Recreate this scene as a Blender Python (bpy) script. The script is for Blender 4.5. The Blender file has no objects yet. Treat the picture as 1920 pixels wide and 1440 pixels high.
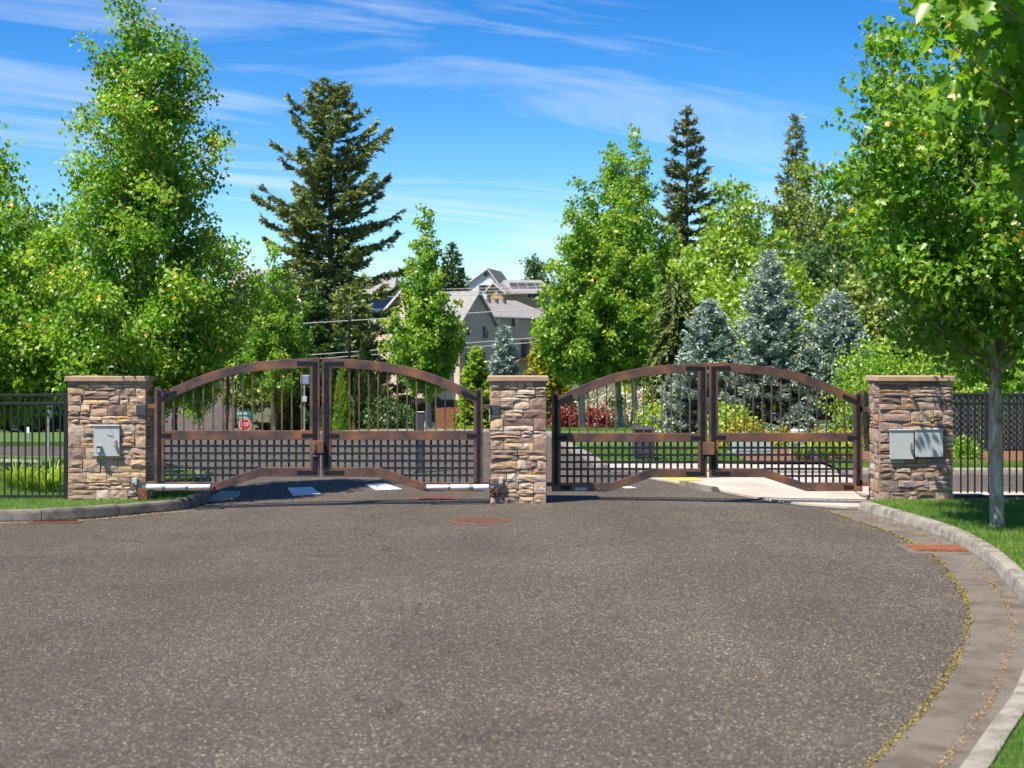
import bpy, bmesh, math, random
import numpy as np
from mathutils import Vector, Matrix

# ------------------------------------------------------------------ camera, sky, sun
F, HOR, CAMH = 2800.0, 668.0, 1.964          # focal length in photo pixels, horizon row, eye height
scene = bpy.context.scene
coll = scene.collection
cam_d = bpy.data.cameras.new('camera')
cam = bpy.data.objects.new('camera', cam_d)
coll.objects.link(cam)
cam.location = (0, 0, CAMH)
cam.rotation_euler = (math.radians(90), 0, 0)
cam_d.sensor_width = 36.0
cam_d.lens = 36.0 * F / 1920.0
cam_d.shift_y = -(720 - HOR) / 1920.0
cam_d.clip_end = 6000
cam_d.dof.use_dof = True
cam_d.dof.focus_distance = 21.0
cam_d.dof.aperture_fstop = 3.2
scene.camera = cam

SUN = Vector((-0.425, -0.32, 1.0)).normalized()
sun_el = math.asin(SUN.z)
world = bpy.data.worlds.new('World')
scene.world = world
world.use_nodes = True
wn, wl = world.node_tree.nodes, world.node_tree.links
wn.clear()
w_out = wn.new('ShaderNodeOutputWorld')
w_bg = wn.new('ShaderNodeBackground')
w_bg.inputs['Strength'].default_value = 0.074
sky = wn.new('ShaderNodeTexSky')
sky.sky_type = 'NISHITA'
sky.sun_disc = False
sky.sun_elevation = sun_el
sky.sun_rotation = math.atan2(SUN.x, SUN.y)
sky.air_density = 1.0
sky.dust_density = 0.0
sky.ozone_density = 4.0
hs = wn.new('ShaderNodeHueSaturation')
hs.inputs['Hue'].default_value = 0.503
hs.inputs['Saturation'].default_value = 1.2
gam = wn.new('ShaderNodeGamma'); gam.inputs['Gamma'].default_value = 1.5
wl.new(sky.outputs[0], gam.inputs['Color'])
gsc = wn.new('ShaderNodeMix'); gsc.data_type = 'RGBA'; gsc.blend_type = 'MULTIPLY'
gsc.inputs['Factor'].default_value = 1.0; gsc.inputs['B'].default_value = (.46, .46, .46, 1)
wl.new(gam.outputs[0], gsc.inputs['A'])
wl.new(gsc.outputs['Result'], hs.inputs['Color'])
# thin cirrus: noise on the plane of the cloud deck
tc = wn.new('ShaderNodeTexCoord')
sep = wn.new('ShaderNodeSeparateXYZ')
wl.new(tc.outputs['Generated'], sep.inputs[0])
def wmath(op, a, b=None):
    m = wn.new('ShaderNodeMath'); m.operation = op
    for i, v in enumerate((a, b)):
        if v is None: continue
        if isinstance(v, (int, float)): m.inputs[i].default_value = v
        else: wl.new(v, m.inputs[i])
    return m.outputs[0]
zc = wmath('MAXIMUM', wmath('ADD', sep.outputs['Z'], 0.05), 0.02)
cx, cy = wmath('DIVIDE', sep.outputs['X'], zc), wmath('DIVIDE', sep.outputs['Y'], zc)
comb = wn.new('ShaderNodeCombineXYZ')
wl.new(wmath('MULTIPLY', cx, 0.55), comb.inputs[0])
wl.new(wmath('ADD', wmath('MULTIPLY', cy, 1.15), wmath('MULTIPLY', cx, -0.75)), comb.inputs[1])
nz = wn.new('ShaderNodeTexNoise')
nz.inputs['Scale'].default_value = 0.9
nz.inputs['Detail'].default_value = 9
nz.inputs['Roughness'].default_value = 0.62
nz.inputs['Distortion'].default_value = 0.9
wl.new(comb.outputs[0], nz.inputs['Vector'])
cr = wn.new('ShaderNodeValToRGB')
cr.color_ramp.elements[0].position = 0.49
cr.color_ramp.elements[0].color = (0, 0, 0, 1)
cr.color_ramp.elements[1].position = 0.82
cr.color_ramp.elements[1].color = (0.7, 0.7, 0.7, 1)
wl.new(nz.outputs['Fac'], cr.inputs[0])
mx = wn.new('ShaderNodeMix'); mx.data_type = 'RGBA'
wl.new(cr.outputs[0], mx.inputs['Factor'])
wl.new(hs.outputs[0], mx.inputs['A'])
mx.inputs['B'].default_value = (6.6, 7.0, 7.6, 1)
wl.new(mx.outputs['Result'], w_bg.inputs['Color'])
wl.new(w_bg.outputs[0], w_out.inputs['Surface'])

sun_d = bpy.data.lights.new('sun', 'SUN')
sun_d.energy = 5.0
sun_d.angle = math.radians(0.53)
sun_d.color = (1.0, 0.93, 0.83)
sun_o = bpy.data.objects.new('sun', sun_d)
coll.objects.link(sun_o)
sun_o.location = SUN * 60
sun_o.rotation_euler = SUN.to_track_quat('Z', 'Y').to_euler()

scene.view_settings.view_transform = 'Standard'
scene.view_settings.look = 'None'
scene.view_settings.gamma = 1.0
scene.view_settings.exposure = 1.05

rnd = random.Random(7)
# ------------------------------------------------------------------ terrain
YL = [0, 26, 30, 40, 50, 60, 70, 80, 90, 100, 115, 160, 210, 260, 300, 400, 700, 3000]
ZL = [0, 0, -.02, -.22, -.6, -1.25, -2.0, -2.7, -3.2, -3.45, -3.58, -2.6, -1.2, .6, 5, 15, 22, 22]
YC = [0, 26, 30, 40, 50, 60, 80, 110, 160, 190, 220, 300, 330, 420, 700, 3000]
ZC = [0, 0, -.02, -.2, -.6, -1.4, -2.7, -4.0, -5.0, -4.8, -2.5, 10.5, 13.5, 20, 22, 22]
def terr(x, y):
    x = np.asarray(x, float); y = np.asarray(y, float)
    u = x / np.maximum(np.abs(y), 1.0)
    a = np.clip((u + 0.18) / 0.07, 0, 1)
    z = (1 - a) * np.interp(y, YL, ZL) + a * np.interp(y, YC, ZC)
    crown = -0.085 * np.clip(np.abs(x - .07) / 4.4, 0, 1) ** 1.5 * np.clip((30 - y) / 5, 0, 1)
    return z + crown
def tz(x, y): return float(terr(x, y))
def XP(px, Y): return (px - 960.0) * Y / F
def ZP(py, Y): return CAMH - (py - HOR) * Y / F
def G(px, py):                              # where a pixel's ray meets the road surface
    Y = 20.0
    for _ in range(12):
        Y = F * (CAMH - tz(XP(px, Y), Y)) / (py - HOR)
    return (XP(px, Y), Y)

# ------------------------------------------------------------------ materials
MATS = {}
def newmat(name):
    m = bpy.data.materials.new(name); m.use_nodes = True
    MATS[name] = m
    nt = m.node_tree
    return m, nt.nodes, nt.links, nt.nodes['Principled BSDF']
def ramp(n, stops):
    r = n.new('ShaderNodeValToRGB')
    els = r.color_ramp.elements
    while len(els) < len(stops): els.new(0.5)
    for e, (p, c) in zip(els, stops):
        e.position = p; e.color = (*c, 1)
    return r
def noise(n, l, scale, detail=4, rough=0.55, vec=None, dist=0.0):
    t = n.new('ShaderNodeTexNoise')
    t.inputs['Scale'].default_value = scale
    t.inputs['Detail'].default_value = detail
    t.inputs['Roughness'].default_value = rough
    t.inputs['Distortion'].default_value = dist
    if vec is not None: l.new(vec, t.inputs['Vector'])
    return t
def geo_pos(n):
    return n.new('ShaderNodeNewGeometry').outputs['Position']
def obj_co(n):
    return n.new('ShaderNodeTexCoord').outputs['Object']
def mixc(n, l, fac, a, b, mode='MIX'):
    m = n.new('ShaderNodeMix'); m.data_type = 'RGBA'; m.blend_type = mode
    for key, v in (('Factor', fac), ('A', a), ('B', b)):
        if isinstance(v, (int, float)): m.inputs[key].default_value = v
        elif isinstance(v, tuple): m.inputs[key].default_value = (*v, 1)
        else: l.new(v, m.inputs[key])
    return m.outputs['Result']
def bump(n, l, h, b, strength=0.3, dist=0.01):
    bm = n.new('ShaderNodeBump')
    bm.inputs['Strength'].default_value = strength
    bm.inputs['Distance'].default_value = dist
    l.new(h, bm.inputs['Height'])
    l.new(bm.outputs[0], b.inputs['Normal'])
def simple(name, col, rough=0.6, metal=0.0, var=0.12, scale=8.0, bmp=0.0, spec=None):
    m, n, l, b = newmat(name)
    p = geo_pos(n)
    t = noise(n, l, scale, 5, 0.6, p)
    lo = tuple(max(0, c * (1 - var)) for c in col); hi = tuple(min(1, c * (1 + var)) for c in col)
    r = ramp(n, [(0.3, lo), (0.7, hi)])
    l.new(t.outputs['Fac'], r.inputs[0]); l.new(r.outputs[0], b.inputs['Base Color'])
    b.inputs['Roughness'].default_value = rough
    b.inputs['Metallic'].default_value = metal
    if spec is not None: b.inputs['Specular IOR Level'].default_value = spec
    if bmp:
        t2 = noise(n, l, scale * 6, 4, 0.6, p)
        bump(n, l, t2.outputs['Fac'], b, bmp, 0.004)
    return m

# asphalt: aggregate chips in dark binder
m, n, l, b = newmat('asphalt')
p = geo_pos(n)
vo = n.new('ShaderNodeTexVoronoi'); vo.inputs['Scale'].default_value = 100; l.new(p, vo.inputs['Vector'])
sp = n.new('ShaderNodeSeparateColor'); l.new(vo.outputs['Color'], sp.inputs[0])
r1 = ramp(n, [(0.0, (.030, .027, .024)), (0.35, (.054, .048, .042)), (0.66, (.083, .074, .064)), (0.86, (.120, .105, .089)), (0.95, (.19, .16, .125)), (1.0, (.46, .42, .37))])
l.new(sp.outputs[0], r1.inputs[0])
r2 = ramp(n, [(0.0, (.82, .83, .82)), (0.5, (.89, .86, .80)), (1.0, (1.08, .88, .68))])
l.new(sp.outputs[1], r2.inputs[0])
c1 = mixc(n, l, 1.0, r1.outputs[0], r2.outputs[0], 'MULTIPLY')
big = noise(n, l, 0.55, 6, 0.6, p)
r3 = ramp(n, [(0.28, (.74, .73, .72)), (0.72, (1.08, 1.07, 1.05))])
l.new(big.outputs['Fac'], r3.inputs[0])
c2 = mixc(n, l, 1.0, c1, r3.outputs[0], 'MULTIPLY')
st = noise(n, l, 3.3, 5, 0.7, p)
r4 = ramp(n, [(0.35, (.93, .92, .91)), (0.65, (1.07, 1.07, 1.07))])
l.new(st.outputs['Fac'], r4.inputs[0])
c3 = mixc(n, l, 1.0, c2, r4.outputs[0], 'MULTIPLY')
# worn wheel lanes along the drive and a few hairline cracks
mpw = n.new('ShaderNodeMapping'); mpw.inputs['Scale'].default_value = (.75, .07, 1); l.new(p, mpw.inputs['Vector'])
ln = noise(n, l, 1.0, 3, 0.5, mpw.outputs[0])
r5 = ramp(n, [(0.35, (.90, .89, .88)), (0.65, (1.10, 1.10, 1.10))]); l.new(ln.outputs['Fac'], r5.inputs[0])
c4 = mixc(n, l, 1.0, c3, r5.outputs[0], 'MULTIPLY')
wv = noise(n, l, 1.4, 5, 0.6, p)
off = n.new('ShaderNodeVectorMath'); off.operation = 'MULTIPLY_ADD'
l.new(wv.outputs['Color'], off.inputs[0]); off.inputs[1].default_value = (.9, .9, 0); l.new(p, off.inputs[2])
vc = n.new('ShaderNodeTexVoronoi'); vc.feature = 'DISTANCE_TO_EDGE'; vc.inputs['Scale'].default_value = .21; l.new(off.outputs[0], vc.inputs['Vector'])
r6 = ramp(n, [(0.0, (.45, .44, .43)), (0.0022, (1, 1, 1))]); l.new(vc.outputs['Distance'], r6.inputs[0])
sk = noise(n, l, .8, 3, 0.5, p)
r7 = ramp(n, [(0.50, (0, 0, 0)), (0.60, (1, 1, 1))]); l.new(sk.outputs['Fac'], r7.inputs[0])
c5 = mixc(n, l, r7.outputs[0], (1., 1., 1.), r6.outputs[0])
l.new(mixc(n, l, 1.0, c4, c5, 'MULTIPLY'), b.inputs['Base Color'])
b.inputs['Roughness'].default_value = 0.8
b.inputs['Diffuse Roughness'].default_value = 1.0
b.inputs['Specular IOR Level'].default_value = 0.4
bump(n, l, vo.outputs['Distance'], b, 0.8, 0.008)

def concrete(name, c, stain, sscale=3.0, streak=False):
    m, n, l, b = newmat(name)
    p = geo_pos(n)
    t = noise(n, l, sscale, 8, 0.68, p, 0.3)
    r = ramp(n, [(0.30, stain), (0.56, c), (0.8, tuple(min(1, v * 1.14) for v in c))])
    l.new(t.outputs['Fac'], r.inputs[0])
    f = noise(n, l, 160, 3, 0.6, p)
    r2 = ramp(n, [(0.3, (.82, .82, .82)), (0.7, (1.12, 1.12, 1.12))]); l.new(f.outputs['Fac'], r2.inputs[0])
    c2 = mixc(n, l, 1.0, r.outputs[0], r2.outputs[0], 'MULTIPLY')
    l.new(c2, b.inputs['Base Color'])
    b.inputs['Roughness'].default_value = 0.88
    bump(n, l, f.outputs['Fac'], b, 0.35, 0.004)
    return m
concrete('kerb_concrete', (.245, .22, .185), (.075, .065, .054), 5.0)
concrete('gutter_concrete', (.125, .104, .084), (.062, .047, .034), 3.4)
concrete('walk_concrete', (.40, .35, .295), (.27, .23, .19), 1.1)
concrete('cap_stone', (.42, .29, .19), (.33, .22, .14), 6.0)

# ledge stone: every stone its own tone
m, n, l, b = newmat('ledge_stone')
oi = n.new('ShaderNodeObjectInfo')
r = ramp(n, [(0.0, (0.243, 0.168, 0.138)), (0.14, (0.324, 0.230, 0.178)), (0.28, (0.450, 0.319, 0.223)), (0.42, (0.540, 0.416, 0.303)), (0.54, (0.396, 0.266, 0.205)),
             (0.66, (0.504, 0.354, 0.187)), (0.76, (0.594, 0.487, 0.383)), (0.86, (0.423, 0.310, 0.258)), (0.94, (0.495, 0.327, 0.151)), (1.0, (0.612, 0.513, 0.418))])
l.new(oi.outputs['Random'], r.inputs[0])
p = geo_pos(n)
t = noise(n, l, 14, 6, 0.65, p, 0.4)
rr = ramp(n, [(0.28, (.62, .56, .53)), (0.5, (1, 1, 1)), (0.74, (1.22, 1.12, .98))])
l.new(t.outputs['Fac'], rr.inputs[0])
t2 = noise(n, l, 5, 4, 0.6, p)
rb = ramp(n, [(0.42, (.94, .95, 1.0)), (0.7, (1.08, .95, .78))]); l.new(t2.outputs['Fac'], rb.inputs[0])
l.new(mixc(n, l, 1.0, mixc(n, l, 1.0, r.outputs[0], rr.outputs[0], 'MULTIPLY'), rb.outputs[0], 'MULTIPLY'), b.inputs['Base Color'])
b.inputs['Roughness'].default_value = 0.9
t3 = noise(n, l, 55, 6, 0.7, p)
bump(n, l, t3.outputs['Fac'], b, 1.0, 0.016)

# the same stone multiplied darker and greyer, for the right pillar
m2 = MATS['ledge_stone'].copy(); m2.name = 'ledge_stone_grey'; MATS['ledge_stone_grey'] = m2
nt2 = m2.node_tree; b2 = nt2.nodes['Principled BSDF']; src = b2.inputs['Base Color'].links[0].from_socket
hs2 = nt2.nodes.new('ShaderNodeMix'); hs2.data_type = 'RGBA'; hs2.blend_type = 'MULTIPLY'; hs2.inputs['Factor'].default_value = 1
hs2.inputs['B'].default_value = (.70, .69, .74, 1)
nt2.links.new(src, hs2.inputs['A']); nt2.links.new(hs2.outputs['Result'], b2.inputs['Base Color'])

# bronze painted steel
m, n, l, b = newmat('bronze_steel')
p = geo_pos(n)
t = noise(n, l, 3.6, 3, 0.5, p, 0.25)
r = ramp(n, [(0.30, (.050, .035, .034)), (0.44, (.108, .062, .050)), (0.58, (.175, .085, .052)), (0.74, (.31, .135, .055))])
l.new(t.outputs['Fac'], r.inputs[0]); l.new(r.outputs[0], b.inputs['Base Color'])
b.inputs['Roughness'].default_value = 0.42
b.inputs['Metallic'].default_value = 0.15
t2 = noise(n, l, 240, 2, 0.5, p); bump(n, l, t2.outputs['Fac'], b, 0.06, 0.002)

simple('black_iron', (.013, .013, .017), 0.6, 0.0, 0.25, 14, 0.2, 0.25)
simple('lattice_iron', (.016, .016, .022), 0.45, 0.0, 0.2, 14)
simple('fence_black', (.014, .013, .013), 0.42, 0.0, 0.2, 10)
simple('white_enamel', (.74, .73, .70), 0.38, 0.0, 0.04, 6)
simple('cabinet_grey', (.44, .45, .44), 0.45, 0.0, 0.05, 4)
simple('steel', (.36, .36, .36), 0.35, 0.7, 0.15, 30)
simple('galvanized', (.34, .36, .37), 0.5, 0.3, 0.15, 12)
simple('plate_blue', (.045, .055, .075), 0.5, 0.0, 0.1, 10)
simple('rust', (.19, .065, .024), 0.85, 0.0, 0.45, 22, 0.5)
simple('rust_iron', (.105, .045, .030), 0.85, 0.0, 0.35, 16, 0.5)
simple('cable', (.02, .02, .02), 0.5)
simple('wire_grey', (.42, .40, .38), 0.5, 0.0, 0.05, 2)
simple('road_paint', (.72, .72, .70), 0.7, 0.0, 0.12, 30, 0.3)
simple('tactile_yellow', (.62, .42, .06), 0.7, 0.0, 0.1, 20)
simple('kerb_yellow', (.60, .42, .08), 0.75, 0.0, 0.15, 6)
simple('sign_red', (.55, .012, .018), 0.45, 0.0, 0.05, 3)
simple('sign_green', (.0, .23, .19), 0.45, 0.0, 0.05, 3)
simple('sign_white', (.82, .82, .82), 0.5, 0.0, 0.03, 3)
simple('solar_cell', (.20, .25, .42), 0.25, 0.0, 0.15, 30)
simple('lamp_glass', (.72, .70, .64), 0.3, 0.0, 0.05, 3)
simple('bin_plastic', (.045, .045, .05), 0.55, 0.0, 0.15, 12)
simple('orange_print', (.85, .16, .02), 0.5, 0.0, 0.05, 3)
simple('transformer_green', (.33, .42, .37), 0.5, 0.0, 0.06, 3)
simple('meter_grey', (.46, .50, .52), 0.5, 0.0, 0.06, 3)
simple('mulch', (.14, .062, .028), 0.95, 0.0, 0.55, 45, 0.9)
simple('soil', (.05, .036, .022), 0.95, 0.0, 0.4, 20, 0.6)
simple('siding', (.56, .44, .32), 0.75, 0.0, 0.04, 0.6)
simple('siding_white', (.62, .62, .63), 0.75, 0.0, 0.03, 0.6)
simple('siding_tan', (.42, .29, .15), 0.75, 0.0, 0.05, 0.6)
simple('siding_blue', (.07, .125, .22), 0.75, 0.0, 0.05, 0.6)
simple('trim_white', (.55, .53, .50), 0.6, 0.0, 0.04, 1)
simple('trim_dark', (.12, .10, .09), 0.7, 0.0, 0.1, 1)
simple('foundation', (.38, .34, .29), 0.85, 0.0, 0.1, 2)
simple('deck_wood', (.13, .055, .03), 0.8, 0.0, 0.2, 4)
simple('fence_wood', (.075, .055, .045), 0.9, 0.0, 0.25, 5, 0.3)
simple('fence_cedar', (.30, .12, .05), 0.85, 0.0, 0.25, 6, 0.3)
simple('curtain', (.03, .035, .04), 0.6, 0.0, 0.3, 2)
simple('hill_stone', (.27, .23, .19), 0.9, 0.0, 0.3, 2, 0.6)
simple('brass', (.55, .38, .14), 0.35, 0.8, 0.1, 20)
simple('mortar', (.12, .095, .08), 0.95, 0.0, 0.2, 30)
m, n, l, b = newmat('window_glass')
b.inputs['Base Color'].default_value = (.028, .045, .05, 1)
b.inputs['Roughness'].default_value = 0.06
b.inputs['Specular IOR Level'].default_value = 0.8
m, n, l, b = newmat('shingle')
p = geo_pos(n)
t = noise(n, l, 3.5, 4, 0.7, p); t2 = noise(n, l, 0.5, 3, 0.5, p)
r = ramp(n, [(0.3, (.15, .145, .14)), (0.7, (.29, .28, .265))]); l.new(t.outputs['Fac'], r.inputs[0])
l.new(r.outputs[0], b.inputs['Base Color']); b.inputs['Roughness'].default_value = 0.9
m, n, l, b = newmat('shingle_dark')
p = geo_pos(n)
t = noise(n, l, 2.5, 4, 0.7, p)
r = ramp(n, [(0.3, (.075, .072, .075)), (0.7, (.135, .13, .13))]); l.new(t.outputs['Fac'], r.inputs[0])
l.new(r.outputs[0], b.inputs['Base Color']); b.inputs['Roughness'].default_value = 0.9

m, n, l, b = newmat('lawn')
p = geo_pos(n)
t = noise(n, l, 2.2, 7, 0.7, p); t2 = noise(n, l, 70, 3, 0.7, p)
r = ramp(n, [(0.3, (.04, .085, .01)), (0.55, (.075, .145, .016)), (0.8, (.13, .19, .03))])
l.new(t.outputs['Fac'], r.inputs[0])
rr = ramp(n, [(0.3, (.5, .5, .5)), (0.7, (1.3, 1.3, 1.3))]); l.new(t2.outputs['Fac'], rr.inputs[0])
l.new(mixc(n, l, 1.0, r.outputs[0], rr.outputs[0], 'MULTIPLY'), b.inputs['Base Color'])
b.inputs['Roughness'].default_value = 0.9
bump(n, l, t2.outputs['Fac'], b, 0.9, 0.02)
m, n, l, b = newmat('ground_cover')
p = geo_pos(n)
t = noise(n, l, 0.25, 8, 0.7, p)
r = ramp(n, [(0.3, (.03, .045, .012)), (0.5, (.055, .075, .02)), (0.75, (.10, .075, .04))])
l.new(t.outputs['Fac'], r.inputs[0]); l.new(r.outputs[0], b.inputs['Base Color'])
b.inputs['Roughness'].default_value = 0.95

def bark(name, c0, c1, c2, sx=1.0):
    m, n, l, b = newmat(name)
    p = geo_pos(n)
    mp = n.new('ShaderNodeMapping'); mp.inputs['Scale'].default_value = (14 * sx, 14 * sx, 4.5 * sx)
    l.new(p, mp.inputs['Vector'])
    t = noise(n, l, 1.0, 8, 0.7, mp.outputs[0], 0.7)
    r = ramp(n, [(0.30, c0), (0.44, c1), (0.62, c2)])
    l.new(t.outputs['Fac'], r.inputs[0]); l.new(r.outputs[0], b.inputs['Base Color'])
    b.inputs['Roughness'].default_value = 0.9
    bump(n, l, t.outputs['Fac'], b, 0.9, 0.02)
bark('bark_maple', (.045, .032, .022), (.26, .205, .145), (.50, .42, .33), .8)
bark('bark_far', (.12, .09, .07), (.30, .25, .20), (.42, .36, .30), 0.5)
bark('bark_dark', (.02, .015, .012), (.05, .036, .028), (.10, .075, .055), 0.4)

def leafmat(name, stops, trans=0.5, rough=0.38, tcol=(1.2, 1.45, .5), spec=0.5):
    m, n, l, b = newmat(name)
    a = n.new('ShaderNodeAttribute'); a.attribute_name = 'tint'
    r = ramp(n, stops); l.new(a.outputs['Fac'], r.inputs[0])
    l.new(r.outputs[0], b.inputs['Base Color'])
    b.inputs['Roughness'].default_value = rough
    b.inputs['Specular IOR Level'].default_value = spec
    tr = n.new('ShaderNodeBsdfTranslucent')
    l.new(mixc(n, l, 1.0, r.outputs[0], tcol, 'MULTIPLY'), tr.inputs['Color'])
    ms = n.new('ShaderNodeMixShader'); ms.inputs[0].default_value = trans
    l.new(b.outputs[0], ms.inputs[1]); l.new(tr.outputs[0], ms.inputs[2])
    out = n['Material Output']; l.new(ms.outputs[0], out.inputs['Surface'])
MAPLE = [(0.0, (0.095, 0.207, 0.018)), (0.45, (0.181, 0.331, 0.032)), (0.8, (0.307, 0.440, 0.053)), (0.93, (0.467, 0.484, 0.074)), (0.97, (0.764, 0.430, 0.074)), (1.0, (0.722, 0.251, 0.090))]
leafmat('leaf_maple', MAPLE)
leafmat('leaf_maple_dark', [(0.0, (0.074, 0.179, 0.016)), (0.5, (0.145, 0.297, 0.026)), (0.85, (0.255, 0.394, 0.044)), (0.95, (0.551, 0.484, 0.074)), (1.0, (0.849, 0.394, 0.106))])
leafmat('leaf_olive', [(0.0, (0.096, 0.151, 0.028)), (0.5, (0.191, 0.257, 0.048)), (0.9, (0.319, 0.358, 0.083)), (1.0, (0.415, 0.343, 0.123))], 0.25)
leafmat('leaf_lime', [(0.0, (0.122, 0.234, 0.018)), (0.5, (0.244, 0.374, 0.030)), (1.0, (0.452, 0.530, 0.067))], 0.3)
leafmat('leaf_deep', [(0.0, (0.029, 0.072, 0.017)), (0.5, (0.057, 0.122, 0.028)), (1.0, (0.120, 0.186, 0.048))], 0.2)
leafmat('leaf_yellow', [(0.0, (.17, .19, .012)), (0.5, (.32, .31, .02)), (1.0, (.48, .44, .05))], 0.25)
leafmat('leaf_cream', [(0.0, (.24, .27, .14)), (0.4, (.50, .49, .34)), (1.0, (.72, .66, .54))], 0.25, tcol=(1.1, 1.1, .9))
leafmat('leaf_red', [(0.0, (.12, .022, .020)), (0.5, (.25, .05, .04)), (1.0, (.40, .13, .09))], 0.25, tcol=(1.3, .9, .7))
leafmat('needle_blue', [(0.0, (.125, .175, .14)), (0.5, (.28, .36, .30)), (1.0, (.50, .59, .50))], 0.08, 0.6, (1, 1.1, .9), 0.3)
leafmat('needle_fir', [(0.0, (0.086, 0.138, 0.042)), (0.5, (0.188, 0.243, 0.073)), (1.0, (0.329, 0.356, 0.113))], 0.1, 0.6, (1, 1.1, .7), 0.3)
leafmat('needle_brown', [(0.0, (0.080, 0.113, 0.046)), (0.5, (0.148, 0.179, 0.072)), (1.0, (0.251, 0.269, 0.108))], 0.1, 0.6, (1, 1.1, .7), 0.3)
leafmat('needle_cedar', [(0.0, (.04, .075, .018)), (0.5, (.085, .135, .03)), (1.0, (.19, .22, .05))], 0.15, 0.6, (1, 1.1, .7), 0.3)
leafmat('grass_blade', [(0.0, (0.045, 0.119, 0.010)), (0.5, (0.105, 0.231, 0.019)), (0.9, (0.195, 0.308, 0.036)), (1.0, (0.330, 0.294, 0.084))], 0.35, 0.5)
leafmat('daylily_blade', [(0.0, (0.105, 0.210, 0.014)), (0.5, (0.255, 0.378, 0.024)), (1.0, (0.480, 0.518, 0.060))], 0.35, 0.5)
leafmat('moss_bits', [(0.0, (.10, .09, .015)), (0.5, (.21, .17, .03)), (1.0, (.30, .20, .07))], 0.05, 0.9)
leafmat('debris_bits', [(0.0, (.16, .085, .035)), (0.5, (.28, .16, .06)), (1.0, (.38, .27, .12))], 0.05, 0.9)

# ------------------------------------------------------------------ mesh helpers
def tag(o, label=None, cat=None, group=None, kind=None):
    if label: o['label'] = label
    if cat: o['category'] = cat
    if group: o['group'] = group
    if kind: o['kind'] = kind
    return o
def empty(name, loc, label=None, cat=None, group=None, kind=None):
    o = bpy.data.objects.new(name, None)
    o.empty_display_size = 0.2
    o.location = loc
    coll.objects.link(o)
    return tag(o, label, cat, group, kind)
def wloc(o):
    v = Vector((0, 0, 0))
    while o is not None:
        v += Vector(o.location); o = o.parent
    return v
class MB:
    """collects world-space geometry for one mesh object"""
    def __init__(s): s.v = []; s.f = []
    def add(s, vs, fs):
        o = len(s.v); s.v += [tuple(v) for v in vs]; s.f += [tuple(i + o for i in f) for f in fs]; return s
    def box(s, x0, x1, y0, y1, z0, z1):
        return s.add([(x0, y0, z0), (x1, y0, z0), (x1, y1, z0), (x0, y1, z0), (x0, y0, z1), (x1, y0, z1), (x1, y1, z1), (x0, y1, z1)],
                     [(0, 3, 2, 1), (4, 5, 6, 7), (0, 1, 5, 4), (1, 2, 6, 5), (2, 3, 7, 6), (3, 0, 4, 7)])
    def prism(s, poly, y0, y1):                # polygon in x,z extruded along y
        k = len(poly)
        a = sum(poly[i][0] * poly[(i + 1) % k][1] - poly[(i + 1) % k][0] * poly[i][1] for i in range(k))
        if a < 0: poly = poly[::-1]
        vs = [(x, y0, z) for x, z in poly] + [(x, y1, z) for x, z in poly]
        fs = [tuple(range(k)), tuple(range(2 * k - 1, k - 1, -1))]
        fs += [((i + 1) % k, i, i + k, (i + 1) % k + k) for i in range(k)]
        return s.add(vs, fs)
    def strip(s, top, bot, y0, y1):            # band between two x,z polylines, thick in y
        k = len(top)
        vs = [(x, y0, z) for x, z in top] + [(x, y0, z) for x, z in bot] + [(x, y1, z) for x, z in top] + [(x, y1, z) for x, z in bot]
        fs = []
        for i in range(k - 1):
            a, b_, c, d = i, i + 1, k + i + 1, k + i
            fs += [(d, c, b_, a), (a + 2 * k, b_ + 2 * k, c + 2 * k, d + 2 * k), (a, b_, b_ + 2 * k, a + 2 * k), (c, d, d + 2 * k, c + 2 * k)]
        fs += [(0, 2 * k, 3 * k, k), (k - 1, 2 * k - 1, 4 * k - 1, 3 * k - 1)]
        return s.add(vs, fs)
    def tube(s, pts, rad, seg=8, cap=True):
        pts = [Vector(p) for p in pts]
        rads = rad if isinstance(rad, (list, tuple)) else [rad] * len(pts)
        rings = []
        ref = None
        for i, p in enumerate(pts):
            d = (pts[min(i + 1, len(pts) - 1)] - pts[max(i - 1, 0)])
            d = d.normalized() if d.length > 1e-9 else Vector((0, 0, 1))
            if ref is None:
                ref = Vector((1, 0, 0)) if abs(d.x) < 0.8 else Vector((0, 1, 0))
            u = (ref - d * ref.dot(d)).normalized(); w = d.cross(u); ref = u
            rings.append([p + (u * math.cos(2 * math.pi * k / seg) + w * math.sin(2 * math.pi * k / seg)) * rads[i] for k in range(seg)])
        vs = [v for r_ in rings for v in r_]
        fs = []
        for i in range(len(pts) - 1):
            for k in range(seg):
                a, b_ = i * seg + k, i * seg + (k + 1) % seg
                fs.append((a, b_, b_ + seg, a + seg))
        if cap:
            fs.append(tuple(range(seg - 1, -1, -1)))
            fs.append(tuple(range((len(pts) - 1) * seg, len(pts) * seg)))
        return s.add(vs, fs)
    def cyl(s, p0, p1, r, seg=14): return s.tube([p0, p1], r, seg)
    def build(s, name, mat, parent=None, bev=0.0, smooth=False):
        me = bpy.data.meshes.new(name)
        off = wloc(parent) if parent is not None else Vector((0, 0, 0))
        me.from_pydata([(x - off.x, y - off.y, z - off.z) for x, y, z in s.v], [], s.f)
        me.validate(); me.update()
        if smooth:
            for p_ in me.polygons: p_.use_smooth = True
        o = bpy.data.objects.new(name, me)
        if mat: me.materials.append(MATS[mat])
        coll.objects.link(o)
        if parent is not None: o.parent = parent
        if bev:
            b_ = o.modifiers.new('bevel', 'BEVEL'); b_.width = bev; b_.segments = 2; b_.limit_method = 'ANGLE'
        return o
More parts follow.
